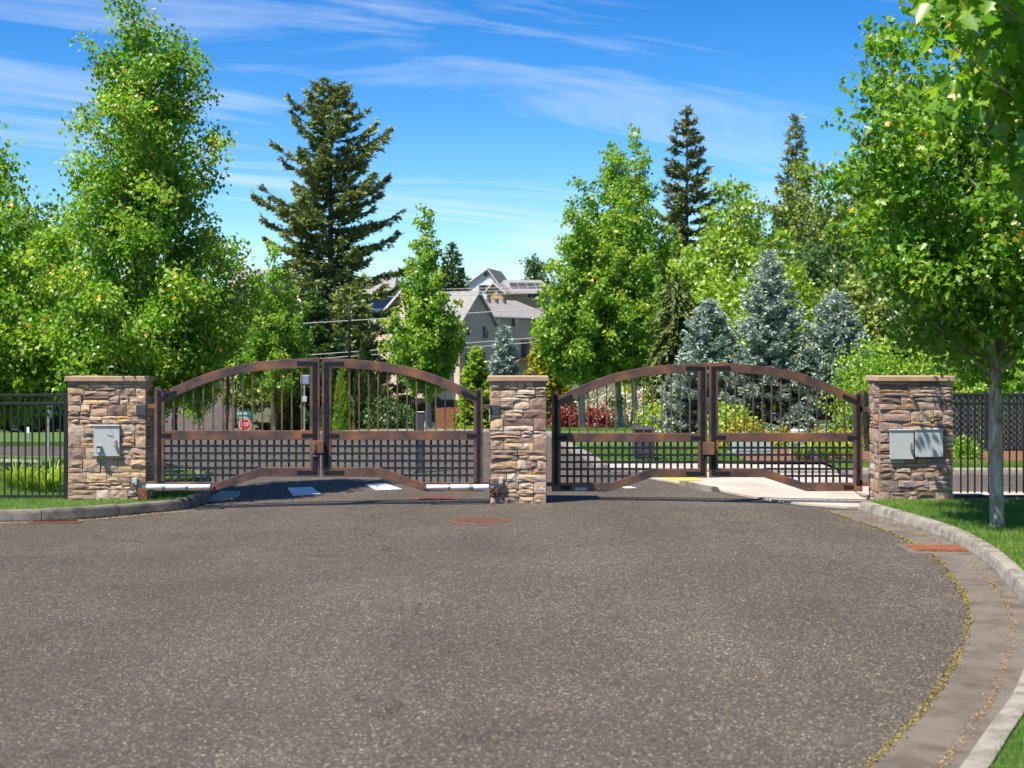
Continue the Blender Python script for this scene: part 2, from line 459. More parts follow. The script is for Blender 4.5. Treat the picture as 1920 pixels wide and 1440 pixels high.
def fast_mesh(name, verts, k, nface_loops, loops, tint, mat, parent=None):
    """verts (N*k,3); loops flat index array; nface_loops array of loop counts"""
    off = np.array(wloc(parent)) if parent is not None else np.zeros(3)
    me = bpy.data.meshes.new(name)
    me.vertices.add(len(verts)); me.vertices.foreach_set('co', (verts - off).astype(np.float32).ravel())
    me.loops.add(len(loops)); me.loops.foreach_set('vertex_index', loops.astype(np.int32))
    me.polygons.add(len(nface_loops))
    starts = np.concatenate([[0], np.cumsum(nface_loops)[:-1]]).astype(np.int32)
    me.polygons.foreach_set('loop_start', starts)
    me.polygons.foreach_set('loop_total', nface_loops.astype(np.int32))
    me.update(calc_edges=True)
    at = me.attributes.new('tint', 'FLOAT', 'POINT')
    at.data.foreach_set('value', np.repeat(tint, k).astype(np.float32))
    me.materials.append(MATS[mat])
    o = bpy.data.objects.new(name, me); coll.objects.link(o)
    if parent is not None: o.parent = parent
    return o
# leaf templates: (verts along axis, across, normal), faces
T_KITE = (np.array([(0, 0, 0), (.45, .5, .08), (1, 0, -.06), (.45, -.5, .08)]), [(0, 2, 1), (0, 3, 2)])
T_BLADE = (np.array([(0, .5, 0), (0, -.5, 0), (1, 0, .25)]), [(0, 1, 2)])
T_NEED = (np.array([(0, .5, 0), (0, -.5, 0), (.7, -.4, .05), (1, 0, 0), (.7, .4, .05)]), [(0, 1, 2, 3, 4)])
T_MAPLE = (np.array([(0, 0, 0), (.12, .34, .03), (.36, .25, .05), (.62, .52, .10), (.66, .20, .04), (1, 0, -.05),
                     (.66, -.20, .04), (.62, -.52, .10), (.36, -.25, .05), (.12, -.34, .03)]),
           [(0, 5, 4, 3, 2, 1), (0, 9, 8, 7, 6, 5)])
T_MID = (np.array([(0, 0, 0), (.30, .45, .08), (.62, .26, .04), (1, 0, -.05), (.62, -.26, .04), (.30, -.45, .08)]), [(0, 3, 2, 1), (0, 5, 4, 3)])
def place(name, tpl, C, A, N, L, W, tint, mat, parent=None):
    tv, tf = tpl
    A = A / np.maximum(np.linalg.norm(A, axis=1, keepdims=True), 1e-9)
    N = N - A * np.sum(N * A, axis=1, keepdims=True)
    N = N / np.maximum(np.linalg.norm(N, axis=1, keepdims=True), 1e-9)
    B = np.cross(N, A)
    k = len(tv); n_ = len(C)
    V = (C[:, None, :] + A[:, None, :] * (tv[None, :, 0:1] * L[:, None, None]) + B[:, None, :] * (tv[None, :, 1:2] * W[:, None, None])
         + N[:, None, :] * (tv[None, :, 2:3] * L[:, None, None])).reshape(-1, 3)
    fl = np.concatenate([np.array(f) for f in tf])
    loops = (np.arange(n_)[:, None] * k + fl[None, :]).ravel()
    nl = np.tile(np.array([len(f) for f in tf]), n_)
    return fast_mesh(name, V, k, nl, loops, tint, mat, parent)

# ------------------------------------------------------------------ ground and road
def sheet(name, xs, ys, dz, mat, label=None):
    X, Y = np.meshgrid(xs, ys)
    Z = terr(X, Y) + dz
    V = np.stack([X, Y, Z], -1).reshape(-1, 3)
    nx = len(xs); f = []
    for j in range(len(ys) - 1):
        for i in range(nx - 1):
            a = j * nx + i
            f.append((a, a + 1, a + nx + 1, a + nx))
    mb = MB(); mb.v = [tuple(v) for v in V]; mb.f = f
    o = mb.build(name, mat, smooth=True)
    return tag(o, kind='structure')
xs = np.concatenate([[-3000, -1500, -700, -400, -250, -170], np.arange(-130, 131, 4.0), [170, 250, 400, 700, 1500, 3000]])
ys = np.concatenate([[-400, -100, -30], np.arange(0, 130, 3.0), np.arange(130, 460, 10.0), [520, 600, 700, 1000, 1600, 3000]])
sheet('ground', xs, ys, -0.16, 'ground_cover')
def drape(name, poly, top, bottom, mat, cell=2.0, kind='structure', parent=None):
    """a slab over the terrain: polygon outline, top and underside given above the terrain"""
    bm = bmesh.new()
    vs = [bm.verts.new((x, y, 0)) for x, y in poly]
    bm.faces.new(vs)
    x0, x1 = min(p_[0] for p_ in poly), max(p_[0] for p_ in poly)
    y0, y1 = min(p_[1] for p_ in poly), max(p_[1] for p_ in poly)
    for ax, lo, hi in ((0, x0, x1), (1, y0, y1)):
        q = math.floor(lo / cell) * cell + cell
        while q < hi:
            co = [0, 0, 0]; no = [0, 0, 0]; co[ax] = q; no[ax] = 1
            bmesh.ops.bisect_plane(bm, geom=bm.verts[:] + bm.edges[:] + bm.faces[:], plane_co=co, plane_no=no)
            q += cell
    for f in bm.faces:
        if f.normal.z < 0: f.normal_flip()
    bnd = [e for e in bm.edges if e.is_boundary]
    if bottom is not None:
        ret = bmesh.ops.extrude_edge_only(bm, edges=bnd)
        low = {v for v in ret['geom'] if isinstance(v, bmesh.types.BMVert)}
    else: low = set()
    for v in bm.verts:
        v.co.z = tz(v.co.x, v.co.y) + (bottom if v in low else top)
    bmesh.ops.recalc_face_normals(bm, faces=bm.faces[:])
    me = bpy.data.meshes.new(name); bm.to_mesh(me); bm.free()
    me.materials.append(MATS[mat])
    o = bpy.data.objects.new(name, me); coll.objects.link(o)
    if parent is not None: o.parent = parent
    if kind: o['kind'] = kind
    return o
def catmull(pts, per=6):
    P_ = [pts[0]] + list(pts) + [pts[-1]]
    out = []
    for i in range(1, len(P_) - 2):
        p0, p1, p2, p3 = (np.array(P_[i + k], float) for k in (-1, 0, 1, 2))
        for k in range(per):
            t = k / per
            out.append(tuple(0.5 * (2 * p1 + (p2 - p0) * t + (2 * p0 - 5 * p1 + 4 * p2 - p3) * t * t + (3 * p1 - p0 - 3 * p2 + p3) * t ** 3)))
    out.append(tuple(P_[-1])); return out
def offset(path, d):
    out = []
    for i, p_ in enumerate(path):
        a, b_ = np.array(path[max(i - 1, 0)]), np.array(path[min(i + 1, len(path) - 1)])
        t = b_ - a; t /= max(np.linalg.norm(t), 1e-9)
        out.append((p_[0] - t[1] * d, p_[1] + t[0] * d))
    return out
# the paved bulb inside the gate, the gate road and the street bending away to the left
RK = catmull([(-3.2, 1.0), (-.6, 3.2), (.9, 4.9), (1.8, 6.4), (2.4, 7.6), (2.76, 8.33), (3.24, 9.46), (3.75, 10.8), (4.12, 12), (4.44, 13.47), (4.69, 14.9),
              (4.80, 16.0), (4.82, 16.9), (4.76, 18.0), (4.66, 18.9), (4.58, 19.75)], 6)
LK = catmull([(-15, 17.3), (-11, 17.9), (-8, 18.25), (-6.3, 18.4), (-5.7, 18.52), (-5.27, 18.8), (-4.78, 19.35), (-4.36, 19.85), (-4.24, 20.5), (-4.3, 21.1), (-4.4, 21.9)], 6)
road = drape('road', [(-16, 0.2), (-16, 31), (6.5, 31), (6.5, 0.2)], 0.0, None, 'asphalt', 0.4)
drape('street', [(-16, 30.99), (-60, 48), (-60, 118), (-21.4, 118), (-16, 96), (-5, 55.5), (1.5, 50), (6.5, 40), (6.5, 30.99)], -0.003, None, 'asphalt', 2.0)
far_street = drape('street', [(-60, 117.9), (-21.4, 117.9), (-26, 140), (-33, 175), (-41, 212), (-48, 250), (-52, 250), (-47, 205), (-44, 170), (-46, 140)], -0.004, None, 'asphalt', 6.0)

# gutters (flush concrete pans) and kerbs cut into stones by their joints
def gutter(name, path, w):
    inner = offset(path, w)
    mb = MB()
    k = len(path)
    for q, dz in ((path, .006), (inner, .004)):
        for x, y in q: mb.v.append((x, y, tz(x, y) + dz))
    for i in range(k - 1): mb.f.append((i, i + 1, k + i + 1, k + i))
    return tag(mb.build(name, 'gutter_concrete'), kind='structure')
gutter('gutter', RK, 0.43)
gutter('gutter', LK[:-10], -0.16)
def kerb(name, path, side, h, seg_len, wid=0.15, mat='kerb_concrete'):
    """side=+1: raised body lies to the right of the path direction"""
    root = empty(name, (path[0][0], path[0][1], tz(*path[0])), kind='structure')
    prof = [(0, -.10), (0, .03), (.018, h - .035), (.03, h - .010), (.05, h), (wid, h), (wid, -.10)]
    rows = [offset(path, -side * a) for a, _ in prof]
    d = np.cumsum([0] + [math.dist(path[i], path[i + 1]) for i in range(len(path) - 1)])
    total = d[-1]
    nseg = max(1, int(round(total / seg_len)))
    pathx = [np.array([r_[i][0] for i in range(len(path))]) for r_ in rows]
    pathy = [np.array([r_[i][1] for i in range(len(path))]) for r_ in rows]
    for s_ in range(nseg):
        a, b_ = total * s_ / nseg + .004, total * (s_ + 1) / nseg - .004
        ts = np.unique(np.concatenate([[a], d[(d > a) & (d < b_)], [b_]]))
        mb = MB(); k = len(prof)
        jit = rnd.uniform(-.006, .006)
        for t in ts:
            for q, (_, z) in enumerate(prof):
                x, y = float(np.interp(t, d, pathx[q])), float(np.interp(t, d, pathy[q]))
                mb.v.append((x, y, tz(x, y) + z + (jit if z > .05 else 0)))
        for i in range(len(ts) - 1):
            for q in range(k - 1):
                f = (i * k + q, i * k + q + 1, (i + 1) * k + q + 1, (i + 1) * k + q)
                mb.f.append(f if side < 0 else f[::-1])
        mb.f.append(tuple(range(k))); mb.f.append(tuple(range((len(ts) - 1) * k + k - 1, (len(ts) - 1) * k - 1, -1)))
        mb.build('kerb_stone', mat, root)
    return root
kerb('kerb', RK, +1, 0.135, 1.9)
concrete('kerb_stain_shade', (.15, .133, .11), (.035, .03, .025), 6.0)  # left kerb: stain and tree shade both put into the concrete colour
kerb('kerb', LK, -1, 0.15, 1.05, .15, 'kerb_stain_shade')

# lawns, walks, planting beds
rk_back = offset(RK, -0.148)
lk_back = offset(LK, 0.148)
right_lawn = [p_ for p_ in rk_back if p_[1] > 1.5 and p_[0] > -3.5] + [(4.75, 19.96), (5.2, 20.02), (14, 20.02), (14, 1.0)]
drape('lawn', right_lawn, 0.118, None, 'lawn', 1.0)
left_lawn = [p_ for p_ in lk_back] + [(-4.75, 23.6), (-5.3, 25.4), (-6.6, 27.0), (-7.9, 27.7), (-9.2, 28.0), (-15, 28.4), (-15, 17.5)]
drape('lawn', left_lawn, 0.125, -0.05, 'lawn', 1.0)
drape('path', [(-15, 24.4), (-9.6, 24.6), (-7.4, 24.7), (-5.9, 25.0), (-5.25, 25.3), (-5.7, 26.0), (-7.3, 25.75), (-8.1, 25.9), (-8.6, 27.1), (-9.2, 27.4), (-15, 27.0)], 0.131, 0.02, 'walk_concrete', 1.5)
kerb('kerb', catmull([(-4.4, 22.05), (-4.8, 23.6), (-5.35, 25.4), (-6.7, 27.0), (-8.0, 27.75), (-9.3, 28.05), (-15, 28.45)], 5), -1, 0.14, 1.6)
drape('path', [(-4.36, 21.0), (-4.1, 20.95), (-3.95, 21.6), (-4.1, 22.6), (-4.42, 22.7)], 0.008, None, 'walk_concrete', 1.5)
# pavement corner beside the right pillar, with its ramp
apron = [(2.2, 24.3), (2.55, 23.45), (2.9, 22.7), (3.25, 21.7), (3.6, 20.85), (4.0, 20.35), (4.5, 20.05), (4.9, 20.06), (5.6, 20.7), (5.6, 25.6), (2.2, 25.6)]
drape('pavement', apron, 0.03, -0.03, 'walk_concrete', 1.0)
ap_edge = catmull([(2.1, 24.5), (2.5, 23.45), (2.83, 22.7), (3.18, 21.7), (3.52, 20.85), (3.94, 20.28), (4.5, 19.92)], 4)
gutter('gutter', ap_edge, 0.13)
drape('pavement', [(1.55, 25.7), (5.6, 25.7), (5.6, 26.9), (3.3, 26.9), (1.45, 26.5)], 0.07, -0.03, 'walk_concrete', 1.0)
tp = [(2.32, 24.25), (2.62, 23.62), (3.02, 23.75), (2.98, 24.3)]
tact = drape('tactile_paving', tp, 0.04, 0.025, 'tactile_yellow', 3.0)
mbd = MB()
for i in range(9):
    for j in range(9):
        x, y = 2.48 + i * .06, 23.72 + j * .06
        mbd.tube([(x, y, tz(x, y) + .038), (x, y, tz(x, y) + .046)], [.012, .008], 6)
mbd.build('stud', 'tactile_yellow', tact)['kind'] = 'stuff'
kerb('kerb', catmull([(2.72, 23.2), (2.9, 22.6), (3.08, 22.1)], 4), +1, 0.085, 1.2, 0.13)
drape('lawn', [(1.6, 26.6), (3.2, 27.0), (4.3, 27.1), (4.3, 29.0), (6, 31.0), (16, 31.5), (20, 47.9), (.95, 47.9), (1.12, 40), (1.28, 32)], 0.09, -0.05, 'lawn', 2.0)
kerb('kerb', catmull([(1.5, 25.6), (1.42, 28), (1.2, 32), (1.02, 40), (.8, 47.8)], 5), +1, 0.12, 2.5, 0.15)
verge = [(.8, 49.6), (-1.5, 49.9), (-5.2, 51.2), (-9, 57), (-9, 66), (24, 66), (24, 47.95), (.9, 47.95)]
drape('lawn', verge, 0.10, -0.05, 'lawn', 2.0)
kerb('kerb', catmull([(.9, 48), (.8, 49.4), (-1.5, 49.8), (-5.2, 51.1), (-9, 56.9), (-13.2, 72), (-16, 88)], 6), +1, 0.13, 3.0, 0.16)
drape('path', [(-6.2, 53.6), (24, 53.2), (24, 54.4), (-6.9, 54.8)], 0.112, 0.05, 'walk_concrete', 2.5)
drape('planting_bed', [(4.3, 27.1), (14, 26.9), (16, 31.6), (6, 31.1), (4.3, 29.1)], 0.10, None, 'mulch', 1.5)
drape('planting_bed', [(-8.9, 57.2), (-8.9, 66), (-24, 92), (-20, 96), (-16.3, 89), (-13.5, 73)], 0.06, None, 'mulch', 3.0)
drape('planting_bed', [(-60, 117), (-46, 140), (-44, 170), (-47, 205), (-75, 205), (-80, 117)], 0.35, 0, 'mulch', 6.0)
drape('lawn', [(-15, 34.5), (-9.6, 34.5), (-9.2, 36.0), (-10, 45), (-40, 46), (-40, 34)], 0.10, -.05, 'lawn', 2.0)
drape('pavement', [(5.0, 20.62), (14, 20.62), (14, 21.5), (5.0, 21.5)], 0.10, -0.03, 'walk_concrete', 1.5)
drape('driveway', [(5.61, 21.5), (14, 21.5), (14, 25.4), (5.61, 25.4)], 0.03, None, 'asphalt', 2.0)
kerb('kerb', [(14, 25.42), (9.5, 25.42), (5.62, 25.42)], +1, 0.13, 1.5)
drape('lawn', [(5.62, 25.56), (14, 25.56), (14, 26.88), (5.62, 26.88)], 0.11, None, 'lawn', 1.5)

# white bars of the crossing
for quad in ([(538, 915), (585, 913.5), (601, 926.5), (550, 931)], [(684, 908.5), (722, 907), (754, 917.5), (705, 919.5)], [(1166, 914), (1180, 912.5), (1194, 915.5), (1172, 916)]):
    drape('crossing_bar', [G(*q) for q in quad], 0.006, None, 'road_paint', 9.0)
for k in range(4):
    x0 = -14.5 + k * 1.0
    drape('crossing_bar', [(x0, 60 + k * .7), (x0 + .6, 60.2 + k * .7), (x0 + .3, 64 + k * .7), (x0 - .3, 63.8 + k * .7)], 0.006, None, 'road_paint', 9.0)

# manhole covers
def manhole(px, py, r, label):
    x, y = G(px, py)
    root = empty('manhole_cover', (x, y, tz(x, y)), label, 'manhole cover')
    z = tz(x, y)
    mb = MB(); k = 40
    ring = [(r * 1.08, .000), (r * 1.06, .009), (r, .010), (r * .985, .004)]
    for rr_, dz in ring:
        for i in range(k): mb.v.append((x + rr_ * math.cos(2 * math.pi * i / k), y + rr_ * math.sin(2 * math.pi * i / k), z + dz))
    for q in range(len(ring) - 1):
        for i in range(k): mb.f.append((q * k + i, q * k + (i + 1) % k, (q + 1) * k + (i + 1) % k, (q + 1) * k + i))
    mb.build('frame_ring', 'rust_iron', root)
    mb = MB(); mb.tube([(x, y, z + .003), (x, y, z + .008)], r * .975, 40)
    lid = mb.build('lid', 'rust_iron', root)
    mb = MB()
    for i in range(-7, 8):
        for j in range(-7, 8):
            a, b_ = i * r * .125, j * r * .125
            if math.hypot(a, b_) < r * .88: mb.box(x + a - .014, x + a + .014, y + b_ - .014, y + b_ + .014, z + .007, z + .014)
    mb.build('tread', 'rust_iron', lid)['kind'] = 'stuff'
manhole(899, 976.5, .345, 'round rust red manhole cover in front of the middle stone pillar')
manhole(820, 933, .33, 'round dark red manhole cover beyond the gate leaf, seen under it')
# storm drains
def drain(cx, cy, w, d, rz, label, ap=.16):
    root = empty('storm_drain', (cx, cy, tz(cx, cy)), label, 'drain')
    z = tz(cx, cy)
    def R(a, b_): return (cx + a * math.cos(rz) - b_ * math.sin(rz), cy + a * math.sin(rz) + b_ * math.cos(rz))
    mb = MB()
    def bar(a0, a1, b0, b1, z0, z1):
        q = [R(a0, b0), R(a1, b0), R(a1, b1), R(a0, b1)]
        mb.add([(x, y, z + z0) for x, y in q] + [(x, y, z + z1) for x, y in q], [(0, 3, 2, 1), (4, 5, 6, 7), (0, 1, 5, 4), (1, 2, 6, 5), (2, 3, 7, 6), (3, 0, 4, 7)])
    bar(-w / 2 - ap * .6, w / 2 + .02, -d / 2 - ap, d / 2 + ap, -.02, .009)
    mb.build('apron', 'gutter_concrete', root)
    mb = MB(); bar(-w / 2, w / 2, -d / 2, d / 2, .004, .010); mb.build('recess', 'soil', root)
    mb = MB()
    bar(-w / 2, w / 2, -d / 2, -d / 2 + .03, .009, .02); bar(-w / 2, w / 2, d / 2 - .03, d / 2, .009, .02)
    bar(-w / 2, -w / 2 + .03, -d / 2 + .03, d / 2 - .03, .009, .02); bar(w / 2 - .03, w / 2, -d / 2 + .03, d / 2 - .03, .009, .02)
    mb.build('frame', 'rust', root)
    for k in range(9):
        b0 = -d / 2 + .045 + k * (d - .09) / 9
        mb = MB(); bar(-w / 2 + .03, w / 2 - .03, b0, b0 + .034, .009, .024); mb.build('bar', 'rust', root)
drain(4.53, 15.85, .56, .50, math.radians(-4), 'rusty orange drain grate in the gutter of the curved kerb')
drain(-5.62, 18.36, .60, .16, math.radians(6), 'rusty drain grate at the foot of the kerb below the pillar with one cabinet', .02)

# ------------------------------------------------------------------ stone pillars
def stone_mesh(w, h, d, r_):
    """rough split-face block: front at y=0 looking to -y, body behind; origin at the lower left"""
    nx, nz = (5 if w > .22 else 4 if w > .12 else 3), (4 if h > .09 else 3)
    g = .0035
    mb = MB()
    x0, x1, z0, z1 = g, w - g, g, h - g
    tilt, tilt2 = r_.uniform(-.008, .008), r_.uniform(-.005, .008)
    for j in range(nz):
        for i in range(nx):
            u, v = i / (nx - 1), j / (nz - 1)
            edge = i in (0, nx - 1) or j in (0, nz - 1)
            y = (r_.uniform(.003, .009) if edge else r_.uniform(-.009, .004)) + tilt * (u - .5) * 2 + tilt2 * (v - .5) * 2
            jx = 0 if i in (0, nx - 1) else r_.uniform(-.12, .12) * w / nx
            jz = r_.uniform(-.004, .004) if j in (0, nz - 1) else r_.uniform(-.1, .1) * h / nz
            mb.v.append((x0 + (x1 - x0) * u + jx, y, z0 + (z1 - z0) * v + jz))
    for j in range(nz - 1):
        for i in range(nx - 1):
            a = j * nx + i
            q = (a, a + 1, a + nx + 1, a + nx)
            if r_.random() < .5: mb.f += [(q[0], q[1], q[2]), (q[0], q[2], q[3])]
            else: mb.f += [(q[0], q[1], q[3]), (q[1], q[2], q[3])]
    bord = [i for i in range(nx)] + [j * nx + nx - 1 for j in range(1, nz)] + [(nz - 1) * nx + i for i in range(nx - 2, -1, -1)] + [j * nx for j in range(nz - 2, 0, -1)]
    base = len(mb.v)
    for i in bord:
        x, y, z = mb.v[i]; mb.v.append((min(max(x, x0), x1), d, min(max(z, z0), z1)))
    for k in range(len(bord)):
        a, b_ = bord[k], bord[(k + 1) % len(bord)]
        mb.f.append((b_, a, base + k, base + (k + 1) % len(bord)))
    return mb
def ledge(w, h, r_):
    """irregular ashlar: bands, cut into blocks, some blocks cut into two or three thin courses"""
    out = []; z = 0
    while z < h - 1e-6:
        bh = r_.choice([.10, .12, .14, .155, .17])
        if h - z - bh < .075: bh = h - z
        if bh > .2: bh = (h - z) / 2
        x = 0
        while x < w - 1e-6:
            bw = r_.uniform(.11, .42)
            if w - x - bw < .10: bw = w - x
            if bw > .45: bw = (w - x) / 2
            q = r_.random()
            if bh > .075 and (q < .50 or bw > .36):
                c = r_.choice([.38, .45, .5, .58, .64]) * bh
                parts = [(0, c), (c, bh - c)]
            else: parts = [(0, bh)]
            for zz, hh in parts:
                if bw > .27 and r_.random() < .45:
                    c = bw * r_.uniform(.35, .65)
                    out += [(x, z + zz, c, hh), (x + c, z + zz, bw - c, hh)]
                else: out.append((x, z + zz, bw, hh))
            x += bw
        z += bh
    return out
def pillar(x0, x1, y0, depth, z0, z1, seed, label, mat='ledge_stone'):
    r_ = random.Random(seed)
    root = empty('stone_pillar', ((x0 + x1) / 2, y0 + depth / 2, z0), label, 'pillar', None)
    MB().box(x0 + .035, x1 - .035, y0 + .035, y0 + depth - .035, z0 - .15, z1).build('core', 'mortar', root)
    def put(w, rot, org):
        for (sx, sz, sw, sh) in ledge(w, z1 - z0, r_):
            prj = r_.uniform(-.002, .012)
            mb = stone_mesh(sw, sh, .06, r_)
            o = mb.build('stone', mat, None)
            o.parent = root
            ca, sa = math.cos(rot), math.sin(rot)
            lx, ly = sx, -prj
            o.rotation_euler = (0, 0, rot)
            o.location = (org[0] + lx * ca - ly * sa - root.location.x, org[1] + lx * sa + ly * ca - root.location.y, z0 + sz - root.location.z)
    put(x1 - x0, 0, (x0, y0))
    put(x1 - x0, math.pi, (x1, y0 + depth))
    put(depth - .13, math.pi / 2, (x1, y0 + .065))
    put(depth - .13, -math.pi / 2, (x0, y0 + depth - .065))
    c = MB(); e = .035
    c.box(x0 - e, x1 + e, y0 - e, y0 + depth + e, z1 + .001, z1 + .072)
    c.build('cap', 'cap_stone', root, 0.008)
    return root
PY = 20.0
ZC0 = 1.625
pillar(XP(127, PY), XP(273, PY), PY, .58, .02, ZC0, 11, 'stacked stone gate pillar with one small grey cabinet on its face')
pillar(XP(919, PY), XP(1024, PY), PY, .58, -.01, ZC0 + .002, 23, 'narrow stacked stone pillar standing between the two pairs of gates')
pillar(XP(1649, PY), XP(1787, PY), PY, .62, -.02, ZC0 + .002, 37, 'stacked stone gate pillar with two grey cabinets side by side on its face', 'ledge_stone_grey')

# cabinets on the pillars
def cabinet(px0, px1, py0, py1, label, padlock=None, screws=False):
    Yc = PY - .045
    x0, x1, z1, z0 = XP(px0, Yc), XP(px1, Yc), ZP(py0, Yc), ZP(py1, Yc)
    root = empty('utility_cabinet', ((x0 + x1) / 2, PY, z0), label, 'cabinet')
    MB().box(x0 + .006, x1 - .006, Yc + .012, PY + .05, z0 + .006, z1 - .006).build('box', 'trim_dark', root)
    MB().box(x0, x1, Yc, Yc + .014, z0, z1 - .018).build('door', 'cabinet_grey', root, .003)
    MB().box(x0 - .004, x1 + .004, Yc - .012, PY + .03, z1 - .016, z1).build('drip_lip', 'cabinet_grey', root, .003)
    if padlock:
        lx, lz = XP(padlock[0], Yc), ZP(padlock[1], Yc)
        h = MB().box(lx - .012, lx + .012, Yc - .014, Yc, lz + .012, lz + .052).build('hasp', 'steel', root, .003)
        b_ = MB().box(lx - .018, lx + .020, Yc - .034, Yc - .010, lz - .045, lz - .005).build('padlock', 'steel', root, .005)
        sh = MB(); pts = [(lx + .013 * math.cos(a), Yc - .022, lz - .008 + .028 * math.sin(a)) for a in np.linspace(0, math.pi, 9)]
        sh.tube(pts, .004, 6); sh.build('shackle', 'steel', b_)
    if screws:
        for sx in (x0 + .03, x1 - .03):
            MB().cyl((sx, Yc - .006, z0 + .012), (sx, Yc, z0 + .012), .008, 8).build('screw', 'black_iron', root)
    return root
cab = cabinet(175.5, 224, 797, 855.5, 'small grey metal cabinet with a key lock box on its door', (217, 832))
x, z, Yc = XP(186, PY - .06), ZP(841, PY - .06), PY - .046
klb = empty('key_lock_box', (x, Yc, z - .05), 'little grey push button lock box fixed on the single cabinet door', 'lock box')
MB().box(x - .034, x + .034, Yc - .045, Yc, z - .06, z + .045).build('body', 'steel', klb, .010)
MB().box(x - .018, x + .018, Yc - .049, Yc - .043, z + .012, z + .032).build('shutter', 'black_iron', klb, .002)
MB().box(x - .020, x + .020, Yc - .050, Yc - .043, z - .05, z - .0).build('face', 'meter_grey', klb, .003)
mb = MB(); zt = ZP(797, Yc); mb.tube([(XP(203, Yc), Yc - .02, zt + .010), (XP(203.5, Yc), Yc - .05, zt - .004), (XP(196, Yc), Yc - .028, zt - .045)], .004, 6)
mb.build('hook', 'steel', cab)
cabinet(1668.5, 1713.5, 805, 861, 'grey metal cabinet with a hanging padlock, left of a plain one', (1708, 837))
cabinet(1716, 1768.5, 804, 857, 'plain blue grey metal cabinet without a lock beside the padlocked one', None, True)

# post cap light on the left pillar
x, y = XP(208.5, 20.25), 20.25
lt = empty('post_light', (x, y, ZC0 + .073), 'tiny black and white solar light standing on a pillar cap', 'light')
MB().tube([(x, y, ZC0 + .072), (x, y, ZC0 + .12)], .014, 10).build('stem', 'white_enamel', lt)
MB().tube([(x, y, ZC0 + .12), (x, y, ZC0 + .135), (x, y, ZC0 + .185)], [.022, .034, .036], 14).build('body', 'black_iron', lt)
MB().tube([(x, y, ZC0 + .185), (x, y, ZC0 + .20), (x, y, ZC0 + .208)], [.040, .040, .02], 14).build('lid', 'white_enamel', lt)

